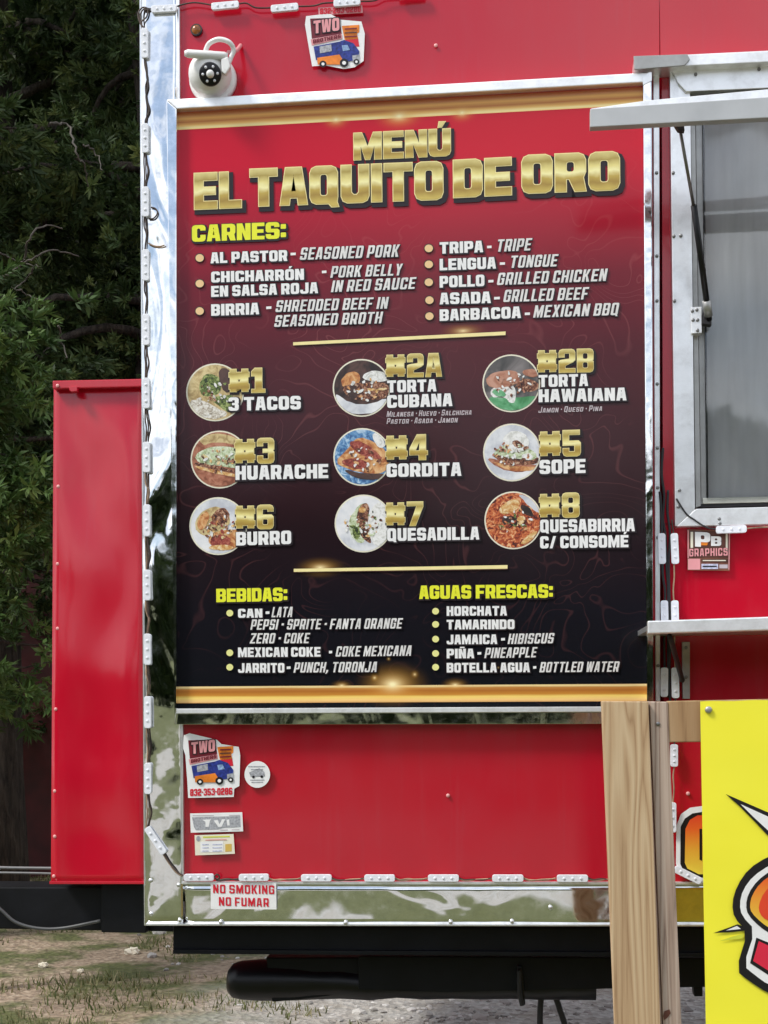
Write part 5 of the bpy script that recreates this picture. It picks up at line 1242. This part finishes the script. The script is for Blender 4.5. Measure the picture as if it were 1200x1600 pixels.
def ban(pts, k, mat, nm='banner_print'):
    if len(pts) > 14: pts = chaikin(pts, 1)
    pts = [(900 + x * .3375, 1060 + y * .3375) for x, y in pts]
    return flat_poly(nm, [pts], BYY - .0025 - .0006 * k, mat if not isinstance(mat, str) else M[mat], bn)
def banner_sheet():
    tl, tr3, br, bl = [U(x, y, BYY) for x, y in [(1094, 1096), (1750, 1082), (1762, 2040), (1111, 2080)]]
    bm = bmesh.new(); g = []; nx, ny = 60, 80
    for j in range(ny + 1):
        row = []
        for i in range(nx + 1):
            u, v = i / nx, j / ny; p = tl.lerp(tr3, u).lerp(bl.lerp(br, u), v)
            ed = .0
            if v < .04: ed = .0006 * math.sin(u * 60)
            row.append(bm.verts.new(p + Vector((0, .0015 * noise.noise(Vector((u * 5, v * 8, 1))), ed)) ))
        g.append(row)
    for j in range(ny):
        for i in range(nx): bm.faces.new((g[j][i], g[j + 1][i], g[j + 1][i + 1], g[j][i + 1]))
    return from_bm('banner_sheet', bm, t.m, bn, True)
banner_sheet()
for (x, y) in [(1107, 1109), (1740, 1100)]:
    c_ = U(x, y, BYY - .002); bm = bmesh.new(); tube(bm, [c_ + Vector((0, .003, 0)), c_ + Vector((0, -.002, 0)), c_ + Vector((0, -.0035, 0))], .0062, 18, [1, 1, .7]); gr_ = from_bm('grommet', bm, M['alu_dull'], bn, True)
mir = lambda L: L + [(2360 - x, y) for x, y in L[::-1]]
# burst spikes
ban([(692, 535), (1000, 668), (1180, 620), (1180, 860), (889, 728), (820, 655), (756, 590)], 0, 'p_black'); ban([(762, 582), (1000, 690), (1180, 650), (1180, 830), (889, 704), (820, 640)], 1, 'p_white')
ban([(636, 1179), (712, 1152), (748, 1138), (778, 1150), (782, 1168), (700, 1176)], 0, 'p_black'); ban([(694, 1167), (745, 1146), (764, 1160)], 1, 'p_white')
ban([(664, 1216), (720, 1196), (778, 1182), (770, 1204)], 0, 'p_green_shade')
ban(mir([(1180, 760), (1000, 790), (889, 824), (800, 880), (745, 960), (722, 1040), (732, 1110), (795, 1172), (740, 1352), (800, 1400), (889, 1458), (1000, 1500), (1180, 1530)])[:26], 2, 'p_black')
ban(mir([(1180, 800), (1000, 828), (900, 862), (820, 915), (772, 980), (757, 1045), (768, 1100), (830, 1165), (775, 1330), (830, 1375), (889, 1418), (1000, 1455), (1180, 1485)])[:26], 3, 'p_white')
ban(mir([(1180, 830), (1000, 858), (905, 888), (840, 935), (798, 995), (786, 1050), (796, 1095), (850, 1150), (905, 1185), (1000, 1205), (1180, 1215)]), 4, 'p_black')
ban(mir([(1180, 850), (1000, 878), (915, 902), (852, 948), (815, 1003), (804, 1050), (812, 1085), (860, 1132), (905, 1162), (1000, 1185), (1180, 1195)]), 5, 'fire')
ban(mir([(1180, 900), (1000, 925), (920, 945), (870, 990), (845, 1050), (850, 1090), (880, 1120), (1000, 1160), (1180, 1170)]), 6, simple('print_tomato_red', (.75, .06, .02), .35))
ban(mir([(835, 1200), (889, 1222), (1180, 1240), (1180, 1440), (1000, 1410), (889, 1372), (806, 1318)][::-1]) if False else [(835, 1200), (889, 1222), (1180, 1240), (1525, 1200), (1554, 1318), (1471, 1372), (1360, 1410), (1180, 1440), (1000, 1410), (889, 1372), (806, 1318)], 4, 'p_black')
ban([(846, 1216), (889, 1236), (1180, 1254), (1514, 1216), (1540, 1310), (1471, 1352), (1360, 1390), (1180, 1418), (1000, 1390), (889, 1352), (820, 1308)], 5, simple('print_crimson', (.72, .02, .06), .35))

# litter in the grass
for (px, py, s_, lb) in [(207, 1487, .022, 'crumpled white scrap lying in the grass under the trailer corner'), (126, 1517, .010, 'tiny white scrap in the grass at lower left'), (68, 1508, .014, 'pale flat scrap among weeds at lower left')]:
    d = r2 * ((px - CX) / F_PX) - u2 * ((py - CY) / F_PX) + fwd; tt = (s_ * .5 - CAM.z) / d.z; c_ = CAM + d * tt
    bm = bmesh.new(); bmesh.ops.create_icosphere(bm, subdivisions=3, radius=s_)
    for v in bm.verts: v.co *= 1 + .5 * noise.noise(v.co * 90 / (s_ * 50)); v.co.x *= 1.7
    bmesh.ops.translate(bm, vec=c_, verts=bm.verts[:]); o = from_bm('paper_scrap', bm, M['p_cream'], None); recenter(o); tag(o, lb, 'litter')
for (x, y) in [(1028, 1131)]:
    o = bpy.data.objects['wooden_post.001']; screw(x, y, PY + .011, o, nl, 'nail')
    flat_poly('knot', [[(1036, 1588), (1038, 1580), (1046, 1577), (1048, 1583), (1043, 1590), (1038, 1594)]], PY + .0105, M['p_brown'], o)
print('objects', len(bpy.data.objects), 'tris', sum(len(o.data.polygons) for o in bpy.data.objects if o.type == 'MESH'))
